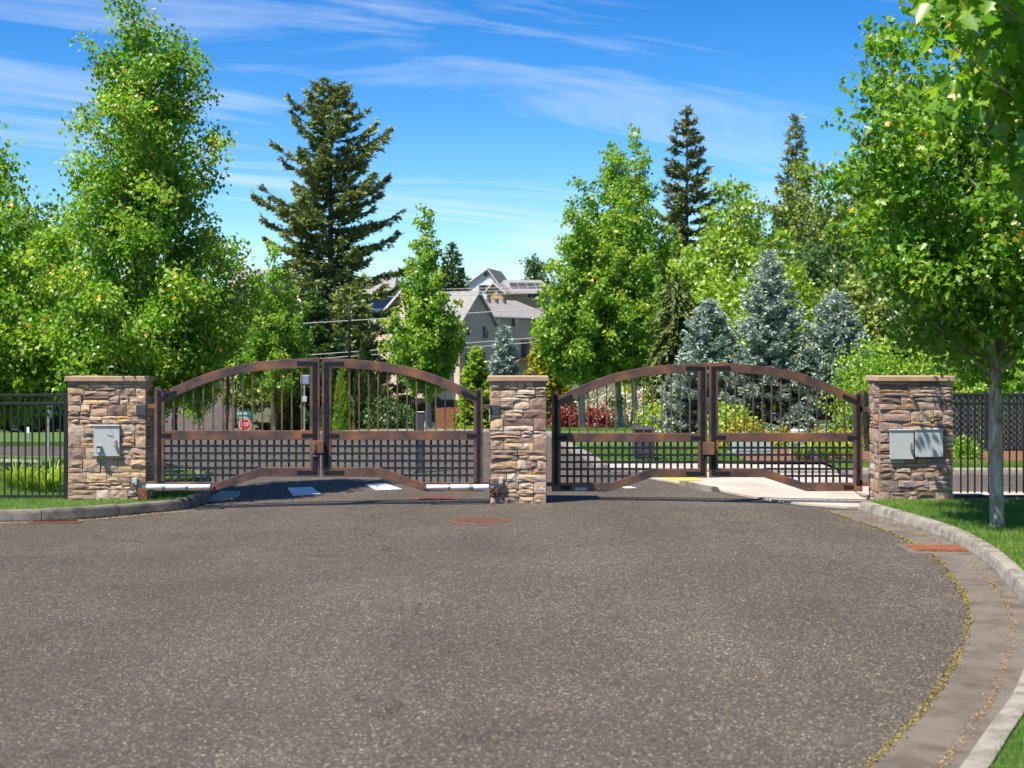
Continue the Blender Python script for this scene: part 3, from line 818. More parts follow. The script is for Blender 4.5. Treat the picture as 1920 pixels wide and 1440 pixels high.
# ------------------------------------------------------------------ gates
GY0, GY1 = 19.94, 20.0                       # front and back of the gate frames (the left pair hangs further forward)
def gx(px): return XP(px, GY0)
ARCH = [(0, 745), (16.7, 735), (36, 725.4), (56.7, 716.5), (74, 709), (90, 703), (106, 697.4), (123, 692.3), (140, 688), (156.7, 684.3), (181, 680.2), (206.7, 677), (231, 674.9), (256.7, 673.2), (281, 672.0), (309, 671)]
def gate_leaf(ph, pc, dy, label, group, lockbox=None, ky=1.0):
    """ph hinge side pixel, pc meeting side pixel, dy vertical pixel shift"""
    sgn = 1 if pc > ph else -1
    W = abs(pc - ph)
    k = W / 308.0
    def PX(r): return gx(ph + sgn * r * k)
    def PZ(y): return ZP(HOR + (y - HOR) * ky + dy, GY0)
    root = empty('gate_leaf', (PX(0), (GY0 + GY1) / 2, PZ(920)), label, 'gate', group)
    xs_ = np.linspace(14, 292, 30)
    ax, az = [a for a, _ in ARCH], [b_ for _, b_ in ARCH]
    top = [(PX(r), PZ(np.interp(r, ax, az))) for r in xs_]
    thick = 17.2
    bot = []
    for r in xs_:
        sl = (np.interp(r + 4, ax, az) - np.interp(r - 4, ax, az)) / 8.0
        bot.append((PX(r), PZ(np.interp(r, ax, az) + thick * math.sqrt(1 + sl * sl))))
    MB().strip(top, bot, GY0 + .002, GY1 - .002).build('top_rail', 'bronze_steel', root, .004)
    # hinge stile with its curled ear
    ear = [(0, 921), (0, 727), (6, 726.4), (11, 728.5), (15, 732.5), (18, 738.5), (18, 921)]
    MB().prism([(PX(a), PZ(b_)) for a, b_ in ear], GY0, GY1).build('hinge_stile', 'bronze_steel', root, .004)
    MB().prism([(PX(290), PZ(671.4)), (PX(308), PZ(670.6)), (PX(308), PZ(894)), (PX(290), PZ(894))], GY0, GY1).build('meeting_stile', 'bronze_steel', root, .004)
    MB().prism([(PX(18), PZ(807.5)), (PX(290), PZ(807.5)), (PX(290), PZ(824.8)), (PX(18), PZ(824.8))], GY0 + .002, GY1 - .002).build('middle_rail', 'bronze_steel', root, .004)
    MB().strip([(PX(18), PZ(904)), (PX(118), PZ(904)), (PX(198), PZ(876.5)), (PX(290), PZ(876.5))],
               [(PX(18), PZ(920.6)), (PX(113), PZ(920.6)), (PX(198.5), PZ(893.6)), (PX(290), PZ(893.6))], GY0 + .002, GY1 - .002).build('bottom_rail', 'bronze_steel', root, .004)
    for q in range(14):
        r = 35.5 + 18.35 * q
        x = PX(r)
        zt = PZ(np.interp(r, ax, az) + 14)
        MB().box(x - .0095, x + .0095, GY0 + .021, GY0 + .040, PZ(808.5), zt).build('picket', 'bronze_steel', root)
    # woven lattice
    def yin(r): return float(np.interp(r, [0, 118, 198, 308], [904, 904, 876.5, 876.5]))
    rows = [836.5, 850.2, 863.9, 877.6, 891.3]
    cols = [31 + 13.7 * q for q in range(19)]
    ym = GY0 + .030
    hw = .0155
    for ci, r in enumerate(cols):
        x = PX(r); mb = MB()
        ye = yin(r) + 2
        pts = [(823, 0)]
        for ri, yy in enumerate(rows):
            if yy - 4 > ye: break
            o_ = .0045 if (ci + ri) % 2 else -.0045
            pts += [(yy - 3.2, o_), (yy + 3.2, o_)]
        pts = [(a, o_) for a, o_ in pts if a < ye] + [(ye, 0)]
        front = [(x, ym + o_ - .002, PZ(a)) for a, o_ in pts]
        vs = []
        for (xx, yy, zz) in front:
            vs += [(xx - hw, yy, zz), (xx + hw, yy, zz), (xx + hw, yy + .004, zz), (xx - hw, yy + .004, zz)]
        fs = []
        for i in range(len(front) - 1):
            a = i * 4
            for e in range(4): fs.append((a + e, a + (e + 1) % 4, a + 4 + (e + 1) % 4, a + 4 + e))
        mb.add(vs, fs); mb.build('lattice_upright', 'lattice_iron', root)
    for ri, yy in enumerate(rows):
        r0 = 17
        r1 = 291
        if yy > 876: r1 = 118 + (904 - yy) / 27.5 * 80 + 4
        if yy > 904: continue
        pts = [(r0, 0)]
        for ci, r in enumerate(cols):
            if r + 4 > r1: break
            o_ = -.0045 if (ci + ri) % 2 else .0045
            pts += [(r - 3.2, o_), (r + 3.2, o_)]
        pts.append((r1, 0))
        vs = []; z = PZ(yy)
        for r, o_ in pts:
            xx, y_ = PX(r), ym + o_ - .002
            vs += [(xx, y_, z - hw), (xx, y_, z + hw), (xx, y_ + .004, z + hw), (xx, y_ + .004, z - hw)]
        fs = []
        for i in range(len(pts) - 1):
            a = i * 4
            for e in range(4): fs.append((a + e, a + 4 + e, a + 4 + (e + 1) % 4, a + (e + 1) % 4))
        mb = MB(); mb.add(vs, fs); mb.build('lattice_crossbar', 'lattice_iron', root)
    # iron strap plates and bolts
    yf0, yf1 = GY0 - .006, GY0 + .001
    def plate(poly):
        mb = MB(); mb.prism([(PX(a), PZ(b_)) for a, b_ in poly], yf0, yf1)
        return mb.build('strap_plate', 'black_iron', root, .002)
    plate([(295, 678), (304, 678), (304, 889), (295, 889)])
    plate([(266, 678.5), (267, 677), (294.8, 677.8), (294.8, 684.6), (267.2, 684.6), (265.6, 684)])
    plate([(275, 812), (276, 812.6), (294.8, 813), (294.8, 819.2), (276, 819.6), (275, 820.2)])
    plate([(266, 881), (267.4, 882), (294.8, 882.2), (294.8, 889), (267.4, 888.6), (266, 889.4)])
    plate([(5, 732), (12.2, 732), (12.2, 908), (5, 908)])
    plate([(12.4, 743.2), (38, 731.6), (41, 733.4), (40.2, 739), (12.4, 751.6)])
    plate([(12.4, 813), (29, 812.6), (31, 811.8), (31, 820.6), (29, 820), (12.4, 819.4)])
    plate([(18.4, 909.4), (37, 908.8), (38, 908.2), (38, 917.2), (37, 916.6), (18.4, 916.2)] if lockbox == 'bottom_arm' else [(12.4, 902), (18, 902), (18, 907.8), (12.4, 907.8)])
    for r, yy in [(299.5, y_) for y_ in (680.6, 714, 748.5, 783, 816.5, 884.8)] + [(8.6, y_) for y_ in (737.5, 772, 808, 843, 879)]:
        x, z = PX(r), PZ(yy)
        MB().tube([(x, yf0 + .001, z), (x, yf0 - .006, z), (x, yf0 - .009, z)], [.010, .009, .005], 10).build('bolt', 'black_iron', root)
    # hinges on the pillar side
    for yy in (758, 903):
        hx0, hx1 = sorted((PX(-14), PX(0.5)))
        MB().box(hx0, hx1, GY0 + .008, GY1 - .008, PZ(yy + 8), PZ(yy)).build('hinge', 'bronze_steel', root, .004)
    return root, PX, PZ
gate_leaf(289.5, 599, 0, 'bronze gate leaf hinged on the pillar with one cabinet, white actuator below', 'bronze gate leaves')
gate_leaf(905.5, 603.5, 0.4, 'bronze gate leaf hinged on the narrow middle pillar, white actuator below', 'bronze gate leaves')
GY0, GY1 = 20.46, 20.52
l3 = gate_leaf(1034.5, 1326, 9.4, 'bronze gate leaf on the middle pillar, without an actuator', 'bronze gate leaves', 'bottom_arm', .966)
l4 = gate_leaf(1617.5, 1330, 9.0, 'bronze gate leaf hinged on the pillar with two cabinets', 'bronze gate leaves', 'bottom_arm', .966)
# wear and tags on the two right leaves
MB().box(gx(1078), gx(1101), GY0 - .003, GY0 + .0025, ZP(919.5, GY0), ZP(914, GY0)).build('tag_plate', 'galvanized', None).parent = None
tp_ = bpy.data.objects['tag_plate']; tag(tp_, 'scuffed pale metal tag on the bottom rail of a gate leaf', 'tag')
for p0, nm in ((1122, 'bronze mounting plate on the bottom rail left of the meeting stiles'), (1514, 'rusty mounting plate on the bottom rail near the pillar with two cabinets')):
    r_ = empty('mounting_plate', (gx(p0 + 7), GY0, ZP(921, GY0)), nm, 'plate')
    MB().box(gx(p0), gx(p0 + 14), GY0 - .003, GY0 + .0025, ZP(919.5, GY0), ZP(913.5, GY0)).build('plate', 'rust_iron', r_)
    for q in (1.5, 12.5): MB().cyl((gx(p0 + q), GY0 - .006, ZP(916.5, GY0)), (gx(p0 + q), GY0 - .002, ZP(916.5, GY0)), .007, 8).build('bolt', 'galvanized', r_)
# lock boxes where the leaves meet
def lock_box(px0, px1, py0, py1, label, kind):
    x0, x1, z1, z0 = gx(px0), gx(px1), ZP(py0, GY0), ZP(py1, GY0)
    root = empty('lock_box', ((x0 + x1) / 2, GY0, z0), label, 'lock')
    MB().box(x0, x1, GY0 - .07, GY0 - .010, z0, z1).build('case', 'bronze_steel', root, .006)
    if kind == 0:
        MB().box(x0 + .015, x0 + .045, GY0 - .088, GY0 - .069, z0 + .035, z1 - .03).build('handle', 'bronze_steel', root, .006)
        MB().box(x0 + .008, x0 + .062, GY0 - .035, GY0 - .01, z0 - .045, z0 - .001).build('bolt_guide', 'galvanized', root, .003)
    else:
        for zz in (.75, .35):
            zc_ = z0 + (z1 - z0) * zz
            mb = MB(); mb.tube([(x1 - .035 + .012 * math.sin(a), GY0 - .074, zc_ + .025 * math.cos(a)) for a in np.linspace(.2, 2.4, 8)], .004, 6)
            mb.build('latch_ring', 'brass', root)
        MB().box(x0 + .01, x1 - .035, GY0 - .072, GY0 - .069, z0 + (z1 - z0) * .66, z0 + (z1 - z0) * .68).build('slot', 'trim_dark', root)
    MB().box(x0 + .02, x1 - .01, GY0 - .05, GY0 - .012, z0 - .022, z0 - .0005).build('bracket', 'black_iron', root)
GY0, GY1 = 19.94, 20.0
lock_box(587, 608, 826, 849.5, 'brown lock box with an upright grip joining two gate leaves', 0)
GY0, GY1 = 20.46, 20.52
lock_box(1317.5, 1339, 829, 852.5, 'brown lock box with small brass rings joining two gate leaves', 1)

# swing operators
GY0, GY1 = 19.94, 20.0
def operator(x_a, x_b, pyc, label, secs, pillar_side):
    Yo = GY0 - .12
    z = ZP(pyc, Yo)
    root = empty('gate_operator', (XP(x_a, Yo), Yo, z - .1), label, 'gate operator')
    def X(px): return XP(px, Yo)
    for a, b_, r in secs:
        MB().cyl((X(a), Yo, z), (X(b_), Yo, z), r, 20).build('cylinder', 'white_enamel', root, .004, True)
    for i in range(len(secs) - 1):
        xa = X(secs[i][1])
        xb = X(secs[i + 1][0])
        MB().cyl((min(xa, xb) - .006, Yo, z), (max(xa, xb) + .006, Yo, z), secs[i][2] + .004, 20).build('collar', 'steel', root)
    xp, xg = (x_a, x_b) if pillar_side < 0 else (x_b, x_a)
    s_ = 1 if xg > xp else -1
    MB().box(min(X(xg - 4), X(xg + 4)), max(X(xg - 4), X(xg + 4)), Yo - .02, GY0 + .01, z - .035, z + .0).build('gate_bracket', 'rust_iron', root, .003)
    MB().cyl((X(xg), Yo, z - .055), (X(xg), Yo, z + .02), .012, 10).build('pin', 'rust', root)
    xs0 = X(xp - s_ * 7)
    MB().box(min(xs0, X(xp)), max(xs0, X(xp)), Yo - .012, Yo + .012, z - .012, z + .018).build('clevis', 'steel', root, .003)
    return root, X, Yo, z
op, X, Yo, zz = operator(274, 396, 913, 'white rod shaped gate operator fixed to the pillar with one cabinet', [(275, 305, .038), (309, 349, .036), (352, 394.5, .033)], -1)
MB().box(X(255), X(273), PY - .075, PY + .02, zz - .03, zz + .045).build('bracket_plate', 'plate_blue', op, .003)
MB().box(X(256), X(273), PY - .10, PY - .076, ZP(940, PY), zz - .028).build('bracket_leg', 'rust', op, .003)
def cables(parent, lst, r=.006, mat='cable'):
    for pts in lst:
        q = catmull(pts, 5)
        MB().tube(q, r, 6).build('cable', mat, parent, 0, True)
Yc = PY - .085
jb = empty('junction_box', (XP(251, PY), PY, ZP(908, PY)), 'pale grey junction box with trailing cables low on the pillar with one cabinet', 'junction box')
MB().box(XP(246.5, Yc), XP(255.5, Yc), PY - .06, PY + .02, ZP(910, Yc), ZP(897, Yc)).build('box', 'cabinet_grey', jb, .004)
MB().cyl((XP(249, Yc), Yc, ZP(912, Yc)), (XP(251, Yc), Yc - .01, ZP(905, Yc)), .02, 10).build('connector', 'steel', jb)
def pz(px, py, Y): return (XP(px, Y), Y, ZP(py, Y))
cables(jb, [[pz(249, 911, Yc), pz(248, 918, Yc - .03), pz(255, 926, Yc - .04), pz(263, 937, Yc - .05), pz(268, 943.5, Yc - .05)],
            [pz(250, 911, Yc), pz(251, 921, Yc - .03), pz(259, 932, Yc - .03), pz(268, 940, Yc - .04), pz(272, 944, Yc - .04)],
            [pz(248, 908, Yc), pz(243.5, 907, Yc - .03), pz(245, 916, Yc - .04), pz(254, 924, Yc - .05), pz(270, 931, Yc - .06), pz(273, 922, Yc - .06)],
            [pz(276, 942, Yc), pz(281, 936, Yc), pz(291, 937, Yc), pz(299, 929, 19.86), pz(305, 919, 19.84)]])
op2, X, Yo, zz = operator(799, 919, 913.5, 'white rod shaped gate operator fixed to the narrow middle pillar', [(800, 841, .033), (844, 880, .036), (887, 916.5, .038)], 1)
MB().box(X(918), X(936), PY - .06, PY + .02, zz - .03, zz + .045).build('bracket_plate', 'plate_blue', op2, .003)
MB().box(X(919), X(933), PY - .09, PY - .061, zz - .13, zz - .0305).build('bracket_leg', 'rust_iron', op2, .003)
MB().cyl((X(923), PY - .12, zz - .02), (X(923), PY - .06, zz - .02), .02, 12).build('pivot', 'rust', op2)
jb2 = empty('junction_box', (XP(940, PY), PY, ZP(908, PY)), 'small white junction box with one looped cable on the narrow middle pillar', 'junction box')
MB().box(XP(935.5, Yc), XP(943, Yc), PY - .06, PY + .02, ZP(909, Yc), ZP(896, Yc)).build('box', 'cabinet_grey', jb2, .004)
MB().cyl((XP(941, Yc), Yc, ZP(911, Yc)), (XP(940, Yc), Yc - .01, ZP(905, Yc)), .018, 10).build('connector', 'steel', jb2)
cables(jb2, [[pz(942, 911, Yc), pz(946, 919, Yc - .02), pz(944, 929, Yc - .03), pz(934, 938, Yc - .03), pz(928, 937, Yc), pz(924, 930, Yc + .03)],
             [pz(940, 910, Yc), pz(934, 916, Yc - .03), pz(925, 923, Yc - .05), pz(917, 922, Yc - .03)]])
# square weld plates at the upper hinges
GY0, GY1 = 20.46, 20.52
for p0, p1, nm in ((255, 273, 'dark square steel plate at the edge of the pillar with one cabinet'), (918.5, 936, 'dark square steel plate high on the narrow middle pillar')):
    o = MB().box(XP(p0, PY - .02), XP(p1, PY - .02), PY - .024, PY + .02, ZP(777, PY), ZP(759.5, PY)).build('hinge_plate', 'plate_blue', None, .002)
    tag(o, nm, 'plate')
for p0, p1, py in ((1626, 1632, 764), (1626, 1632, 905)):
    o = MB().box(XP(p0 - 6, PY), XP(p1, PY), GY0 - .0, GY1 + .02, ZP(py + 12, PY), ZP(py, PY)).build('hinge_plate', 'black_iron', None, .003)
    tag(o, 'upper black hinge plate on the side of the pillar with two cabinets' if py < 800 else 'lower black hinge plate on the side of the pillar with two cabinets', 'plate')
mb = MB(); mb.tube(catmull([pz(1602, 920, 20.45), pz(1608, 925, 20.4), pz(1617, 930, 20.35), pz(1629, 931, 20.35)], 5), .006, 6)
tag(mb.build('cable', 'cable'), 'thin black cable drooping from a gate leaf to the pillar with two cabinets', 'cable')

# ------------------------------------------------------------------ iron fences
def fence(px0, px1, Y, label, left):
    x0, x1 = XP(px0, Y), XP(px1, Y)
    zb = .09
    root = empty('iron_fence', ((x0 + x1) / 2, Y, zb), label, 'fence')
    zt = ZP(740, Y)
    for py, h in ((741, .036), (757, .034), (930.5, .036)):
        z = ZP(py, Y); MB().box(x0, x1, Y - .016, Y + .016, z - h / 2, z + h / 2).build('rail', 'fence_black', root, .003)
    step = 13.05 * Y / F
    x = x0 + step if not left else x1 - step * 1.05
    while (x < x1 if not left else x > x0):
        MB().box(x - .0095, x + .0095, Y - .0095, Y + .0095, zb + .0, ZP(741.5, Y)).build('picket', 'fence_black', root)
        x += step if not left else -step
    posts = [x1 - .018] if left else [x0 + 3.2]
    if left: posts.append(x1 - 2.42)
    for xq in posts: MB().box(xq - .027, xq + .027, Y - .027, Y + .027, zb - .12, zt + .02).build('post', 'fence_black', root, .003)
fence(-420, 126.5, 20.12, 'black iron picket fence in front of the clump of daylilies', True)
fence(1788.5, 2480, 20.45, 'black iron picket fence behind the pale trunked street tree', False)

# ------------------------------------------------------------------ vegetation builders
def unit(a): return a / np.maximum(np.linalg.norm(a, axis=-1, keepdims=True), 1e-9)
def broadleaf(name, label, cat, x, y, H, prof, nleaf, ls, mat, seed, trunk_r=.09, group=None, lo=.22, rise=1.25, limbs=46, clump=.30,
              tpl=T_MID, barkmat='bark_maple', lean=(0, 0), z=None, tip=.018, up=.95, trunk_pts=None, squash=(1, 1), no_trunk=False, core=0.18, wobble=.6):
    """tree or shrub: trunk with limbs that climb to the crown's outline, leaves in clumps along them"""
    r_ = np.random.default_rng(seed)
    zb = tz(x, y) if z is None else z
    root = empty(name, (x, y, zb), label, cat, group)
    pt, pr = np.array([p_[0] for p_ in prof]), np.array([p_[1] for p_ in prof])
    def R(t): return np.interp(t, pt, pr)
    # trunk line
    nst = 9
    ts = np.linspace(0, 1, nst)
    wob = np.cumsum(r_.normal(0, .010 * H, (nst, 2)), axis=0) * (ts[:, None] > 0)
    wob *= wobble
    line = np.stack([x + wob[:, 0] + lean[0] * ts, y + wob[:, 1] + lean[1] * ts, zb - .06 + ts * H * .93], 1)
    def on(h):
        t = np.clip(h / (H * .93), 0, 1)
        return np.array([np.interp(t, ts, line[:, k]) for k in range(3)])
    tb = MB()
    if not no_trunk:
        flare = [trunk_r * (1.32 if i == 0 else 1) * (1 - .93 * t_) + .012 for i, t_ in enumerate(ts)]
        pts_ = [tuple(line[0])] + [tuple(line[0] + (line[1] - line[0]) * .14)] + [tuple(q) for q in line[1:]]
        rr_ = [trunk_r * 1.38, trunk_r * 1.02] + [trunk_r * (1 - .93 * t_) + .01 for t_ in ts[1:]]
        tb.tube(pts_, rr_, 12 if trunk_r > .06 else 7)
    C, NN, TT, SZ = [], [], [], []
    area = np.interp(np.linspace(0, 1, 200), pt, pr)
    cdf = np.cumsum(area ** 1.3 + 1e-4); cdf /= cdf[-1]
    az0 = r_.uniform(0, 6.28)
    ends = []
    for i in range(limbs):
        te = np.interp((i + r_.uniform(0, 1)) / limbs, cdf, np.linspace(0, 1, 200))
        az = az0 + i * 2.39996 + r_.normal(0, .25)
        rad = R(te) * r_.uniform(.72, 1.08)
        if r_.random() < .25: rad *= r_.uniform(.3, .75)
        he = te * H
        hs = max(lo * H * r_.uniform(.8, 1.0), he - rad * rise * r_.uniform(.8, 1.3))
        hs = min(hs, he)
        p0 = on(hs); ax_ = on(he)
        p2 = np.array([ax_[0] + rad * math.cos(az) * squash[0], ax_[1] + rad * math.sin(az) * squash[1], zb + he])
        p1 = p0 * .45 + p2 * .55 + np.array([math.cos(az) * squash[0], math.sin(az) * squash[1], -.35]) * rad * .16
        s_ = np.linspace(0, 1, 7)[:, None]
        cur = (1 - s_) ** 2 * p0 + 2 * s_ * (1 - s_) * p1 + s_ ** 2 * p2
        if not no_trunk:
            tb.tube([tuple(q) for q in cur], [max(.005, trunk_r * .30 * (1 - .9 * k / 6)) for k in range(7)], 5, False)
        ends.append((cur, rad, az, te))
    for f0 in ((.62, .86), (.78, 1.0)):
        hh_ = np.linspace(f0[0], f0[1], 7) * H
        cur = np.stack([on(q) for q in hh_]); cur[:, 2] = zb + hh_
        ends.append((cur, max(.35, float(R(.88))) * .8, 0., f0[1]))
    w = np.array([.25 + e[1] for e in ends]); w /= w.sum()
    for (cur, rad, az, te), wi in zip(ends, w):
        nl = max(6, int(nleaf * wi))
        nc = max(3, int(3 + rad / clump * 2.6))
        s_ = r_.uniform(core, 1.04, nc) ** .8
        idx = np.clip(s_ * 6, 0, 5.999); i0 = idx.astype(int); f_ = (idx - i0)[:, None]
        cc = cur[i0] * (1 - f_) + cur[np.minimum(i0 + 1, 6)] * f_
        cc = cc + r_.normal(0, 1, (nc, 3)) * clump * .55 * np.array([squash[0], squash[1], 1])
        tt = r_.uniform(.1, .75, nc) + .12 * (s_ > .9)
        pick = r_.integers(0, nc, nl)
        g = r_.normal(0, 1, (nl, 3))
        g = unit(g) * (r_.random((nl, 1)) ** .55) * clump
        g[:, 2] *= .8
        pos = cc[pick] + g
        out = pos - on(te * H)[None, :]; out[:, 2] *= .2
        nn = r_.normal(0, .75, (nl, 3)) + unit(out) * .45 + np.array([0, 0, up])
        C.append(pos); NN.append(nn)
        tv = np.clip(tt[pick] + r_.normal(0, .14, nl), 0, .88)
        tips = (s_[pick] > .86) & (r_.random(nl) < tip * 3)
        tv = np.where(tips, r_.uniform(.9, 1.0, nl), tv)
        TT.append(tv); SZ.append(ls * r_.uniform(.65, 1.2, nl))
    C = np.concatenate(C); NN = unit(np.concatenate(NN)); TT = np.concatenate(TT); SZ = np.concatenate(SZ)
    keep = C[:, 2] > zb + .02
    C, NN, TT, SZ = C[keep], NN[keep], TT[keep], SZ[keep]
    A = r_.normal(0, 1, C.shape); A[:, 2] -= .9
    place('crown' if not no_trunk else 'foliage', tpl, C, A, NN, SZ, SZ * .95, TT, mat, root)
    if not no_trunk: tb.build('trunk', barkmat, root, 0, True)
    else:
        st_ = MB()
        for k in range(5):
            a = k * 1.256 + .3; e = ends[(k * 7) % len(ends)][0]
            st_.tube([(x + .05 * math.cos(a), y + .05 * math.sin(a), zb - .05), tuple((e[0] + e[3]) / 2), tuple(e[5])], [.02, .014, .006], 5)
        st_.build('stem', 'bark_dark', root)
    return root
def conifer(name, label, cat, x, y, H, Rb, nk, kl, kw, mat, seed, nb=150, lo=.05, power=.85, droop=.25, upturn=.25, irr=.3, trunk_r=.2, group=None,
            z=None, whorl=0, twig=.42, dens_in=.12, barkmat='bark_dark', weep=0.0, spire=0.0, flat=1.0):
    r_ = np.random.default_rng(seed)
    zb = tz(x, y) if z is None else z
    root = empty(name, (x, y, zb), label, cat, group)
    tb = MB(); nst = 10
    tb.tube([(x, y, zb - .1 + H * k / nst) for k in range(nst + 1)], [trunk_r * (1 - .95 * k / nst) + .01 for k in range(nst + 1)], 10)
    brs = []
    for i in range(nb):
        t = (i + r_.uniform(.1, .9)) / nb
        t = t ** .92
        if whorl: t = (math.floor(t * whorl) + r_.normal(.5, .10)) / whorl
        t = min(max(t, 0), .985)
        L = Rb * ((1 - t) ** power) * (1 - irr * r_.random()) + .03 * Rb
        if r_.random() < .16 * irr / .3: L *= r_.uniform(.45, .8)
        brs.append((t, L, i * 2.39996 + r_.normal(0, .35)))
    tot = sum(b_[1] ** 1.55 for b_ in brs)
    C, A, NN, TT, SZ = [], [], [], [], []
    for t, L, az in brs:
        h = (lo + (1 - lo) * t) * H
        d = np.array([math.cos(az), math.sin(az), 0.]); sd = np.array([-d[1], d[0], 0.])
        slope = .15 + .75 * t ** 2 + spire * t
        def pos(s): return np.array([x, y, zb + h])[None, :] + d[None, :] * (L * s[:, None]) + np.stack([0 * s, 0 * s, L * (slope * s * .45 - droop * s * (1.15 - t) * (1.0 if True else 0) + upturn * s ** 3)], 1)
        ks = np.linspace(0, 1, 6)
        if L > .3: tb.tube([tuple(q) for q in pos(ks)], [max(.004, trunk_r * .16 * (1 - t * .7) * (1 - .9 * s)) for s in ks], 4, False)
        nl = max(5, int(nk * L ** 1.55 / tot))
        ntw = max(3, int(L / max(kl * .55, .02)))
        s0 = r_.uniform(dens_in, 1.0, ntw) ** .8
        side = r_.choice([-1., 1.], ntw)
        ang = r_.uniform(.55, 1.05, ntw)
        tw_d = d[None, :] * np.cos(ang)[:, None] + sd[None, :] * (side * np.sin(ang))[:, None]
        tw_d[:, 2] += r_.normal(0, .14, ntw) + .10 - weep
        tw_L = twig * L * (1.08 - s0) * r_.uniform(.6, 1.15, ntw) + kl * .5
        if weep: tw_L = twig * Rb * r_.uniform(.5, 1.3, ntw)
        pick = r_.integers(0, ntw, nl); q = r_.uniform(0, 1, nl)
        onmain = r_.random(nl) < .25
        base = pos(np.where(onmain, r_.uniform(dens_in, 1.02, nl), s0[pick]))
        dirs = np.where(onmain[:, None], d[None, :] + np.array([0, 0, .2]), tw_d[pick])
        c = base + np.where(onmain[:, None], 0, 1) * tw_d[pick] * (tw_L[pick] * q)[:, None]
        if weep: c[:, 2] -= (tw_L[pick] * q) * .25
        c += r_.normal(0, kl * .16, c.shape) * np.array([1, 1, flat])
        a = unit(dirs) + r_.normal(0, .42, c.shape)
        C.append(c); A.append(a)
        n_ = r_.normal(0, .55, c.shape) + np.array([0, 0, 1.0]); NN.append(n_)
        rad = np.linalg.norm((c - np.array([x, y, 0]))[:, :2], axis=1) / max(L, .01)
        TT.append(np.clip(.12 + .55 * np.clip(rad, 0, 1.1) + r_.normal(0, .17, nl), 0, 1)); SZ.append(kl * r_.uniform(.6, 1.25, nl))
    # leader
    nl = max(12, nk // 160); q = r_.uniform(.93, 1.0, nl)
    C.append(np.stack([x + r_.normal(0, .01 * Rb, nl), y + r_.normal(0, .01 * Rb, nl), zb + H * q], 1)); a = r_.normal(0, .5, (nl, 3)); a[:, 2] += 1; A.append(a)
    NN.append(r_.normal(0, 1, (nl, 3))); TT.append(r_.uniform(.4, .9, nl)); SZ.append(np.full(nl, kl * .8))
    C, A, NN, TT, SZ = (np.concatenate(v) for v in (C, A, NN, TT, SZ))
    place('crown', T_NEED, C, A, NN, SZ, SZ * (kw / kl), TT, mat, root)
    tb.build('trunk', barkmat, root, 0, True)
    return root
def column(name, label, cat, x, y, H, R0, nk, kl, mat, seed, group=None, taper=.8, z=None):
    """columnar evergreen: upright sprays over a tapering body"""
    r_ = np.random.default_rng(seed)
    zb = tz(x, y) if z is None else z
    root = empty(name, (x, y, zb), label, cat, group)
    t = r_.random(nk) ** .85
    lump = 1 + .16 * np.sin(t * 19 + seed) * np.sin(r_.integers(0, 6, nk) * 1.05)
    a = r_.uniform(0, 6.283, nk)
    lump = 1 + .18 * np.sin(a * 3 + t * 9 + seed) + .10 * np.sin(a * 7 - t * 23)
    prof = np.minimum(1, (1.02 - t) ** taper * 1.5) * np.minimum(1, .55 + t * 3)
    rad = R0 * prof * lump * r_.uniform(.55, 1.05, nk) ** .6
    C = np.stack([x + rad * np.cos(a), y + rad * np.sin(a), zb + t * H], 1)
    A = np.stack([np.cos(a) * .45, np.sin(a) * .45, np.full(nk, 1.)], 1) + r_.normal(0, .3, (nk, 3))
    N = np.stack([np.cos(a), np.sin(a), np.zeros(nk)], 1) + r_.normal(0, .5, (nk, 3))
    T = np.clip(.35 + .3 * np.sin(a * 2 + t * 6) * .5 + r_.normal(0, .2, nk), 0, 1)
    S = kl * r_.uniform(.6, 1.3, nk)
    place('crown', T_NEED, C, A, N, S, S * .42, T, mat, root)
    MB().tube([(x, y, zb - .05), (x, y, zb + H * .5), (x, y, zb + H * .9)], [R0 * .12 + .01, R0 * .08, .01], 7).build('trunk', 'bark_dark', root)
    return root
def inside(poly, X, Y):
    c = np.zeros(len(X), bool); k = len(poly)
    for i in range(k):
        x0, y0 = poly[i]; x1, y1 = poly[(i + 1) % k]
        if y0 == y1: continue
        m_ = ((y0 > Y) != (y1 > Y)) & (X < (x1 - x0) * (Y - y0) / (y1 - y0) + x0)
        c ^= m_
    return c
def grass(poly, n_, h, w, dz, seed, label, mat='grass_blade', bounds=None):
    r_ = np.random.default_rng(seed)
    x0, x1, y0, y1 = bounds or (min(p_[0] for p_ in poly), max(p_[0] for p_ in poly), min(p_[1] for p_ in poly), max(p_[1] for p_ in poly))
    X, Y = r_.uniform(x0, x1, n_), r_.uniform(y0, y1, n_)
    k = inside(poly, X, Y); X, Y = X[k], Y[k]
    C = np.stack([X, Y, terr(X, Y) + dz], 1)
    A = r_.normal(0, .45, C.shape); A[:, 2] = 1
    N = r_.normal(0, 1, C.shape); N[:, 2] *= .2
    pat = .5 + .25 * np.sin(X * 2.1 + Y * 1.3) * np.sin(Y * 2.7 - X * .8)
    T = np.clip(pat + r_.normal(0, .22, len(X)), 0, 1)
    S = h * r_.uniform(.5, 1.25, len(X))
    o = place('grass', T_BLADE, C, A, N, S, np.full(len(X), w), T, mat)
    return tag(o, label, 'grass', None, 'stuff')

# ------------------------------------------------------------------ street maples
MP_UP = [(0, 0), (.20, .05), (.26, .55), (.36, .92), (.5, 1.0), (.64, .80), (.78, .56), (.9, .34), (1.0, .04)]
def prof(scale, base=MP_UP): return [(t, r * scale) for t, r in base]
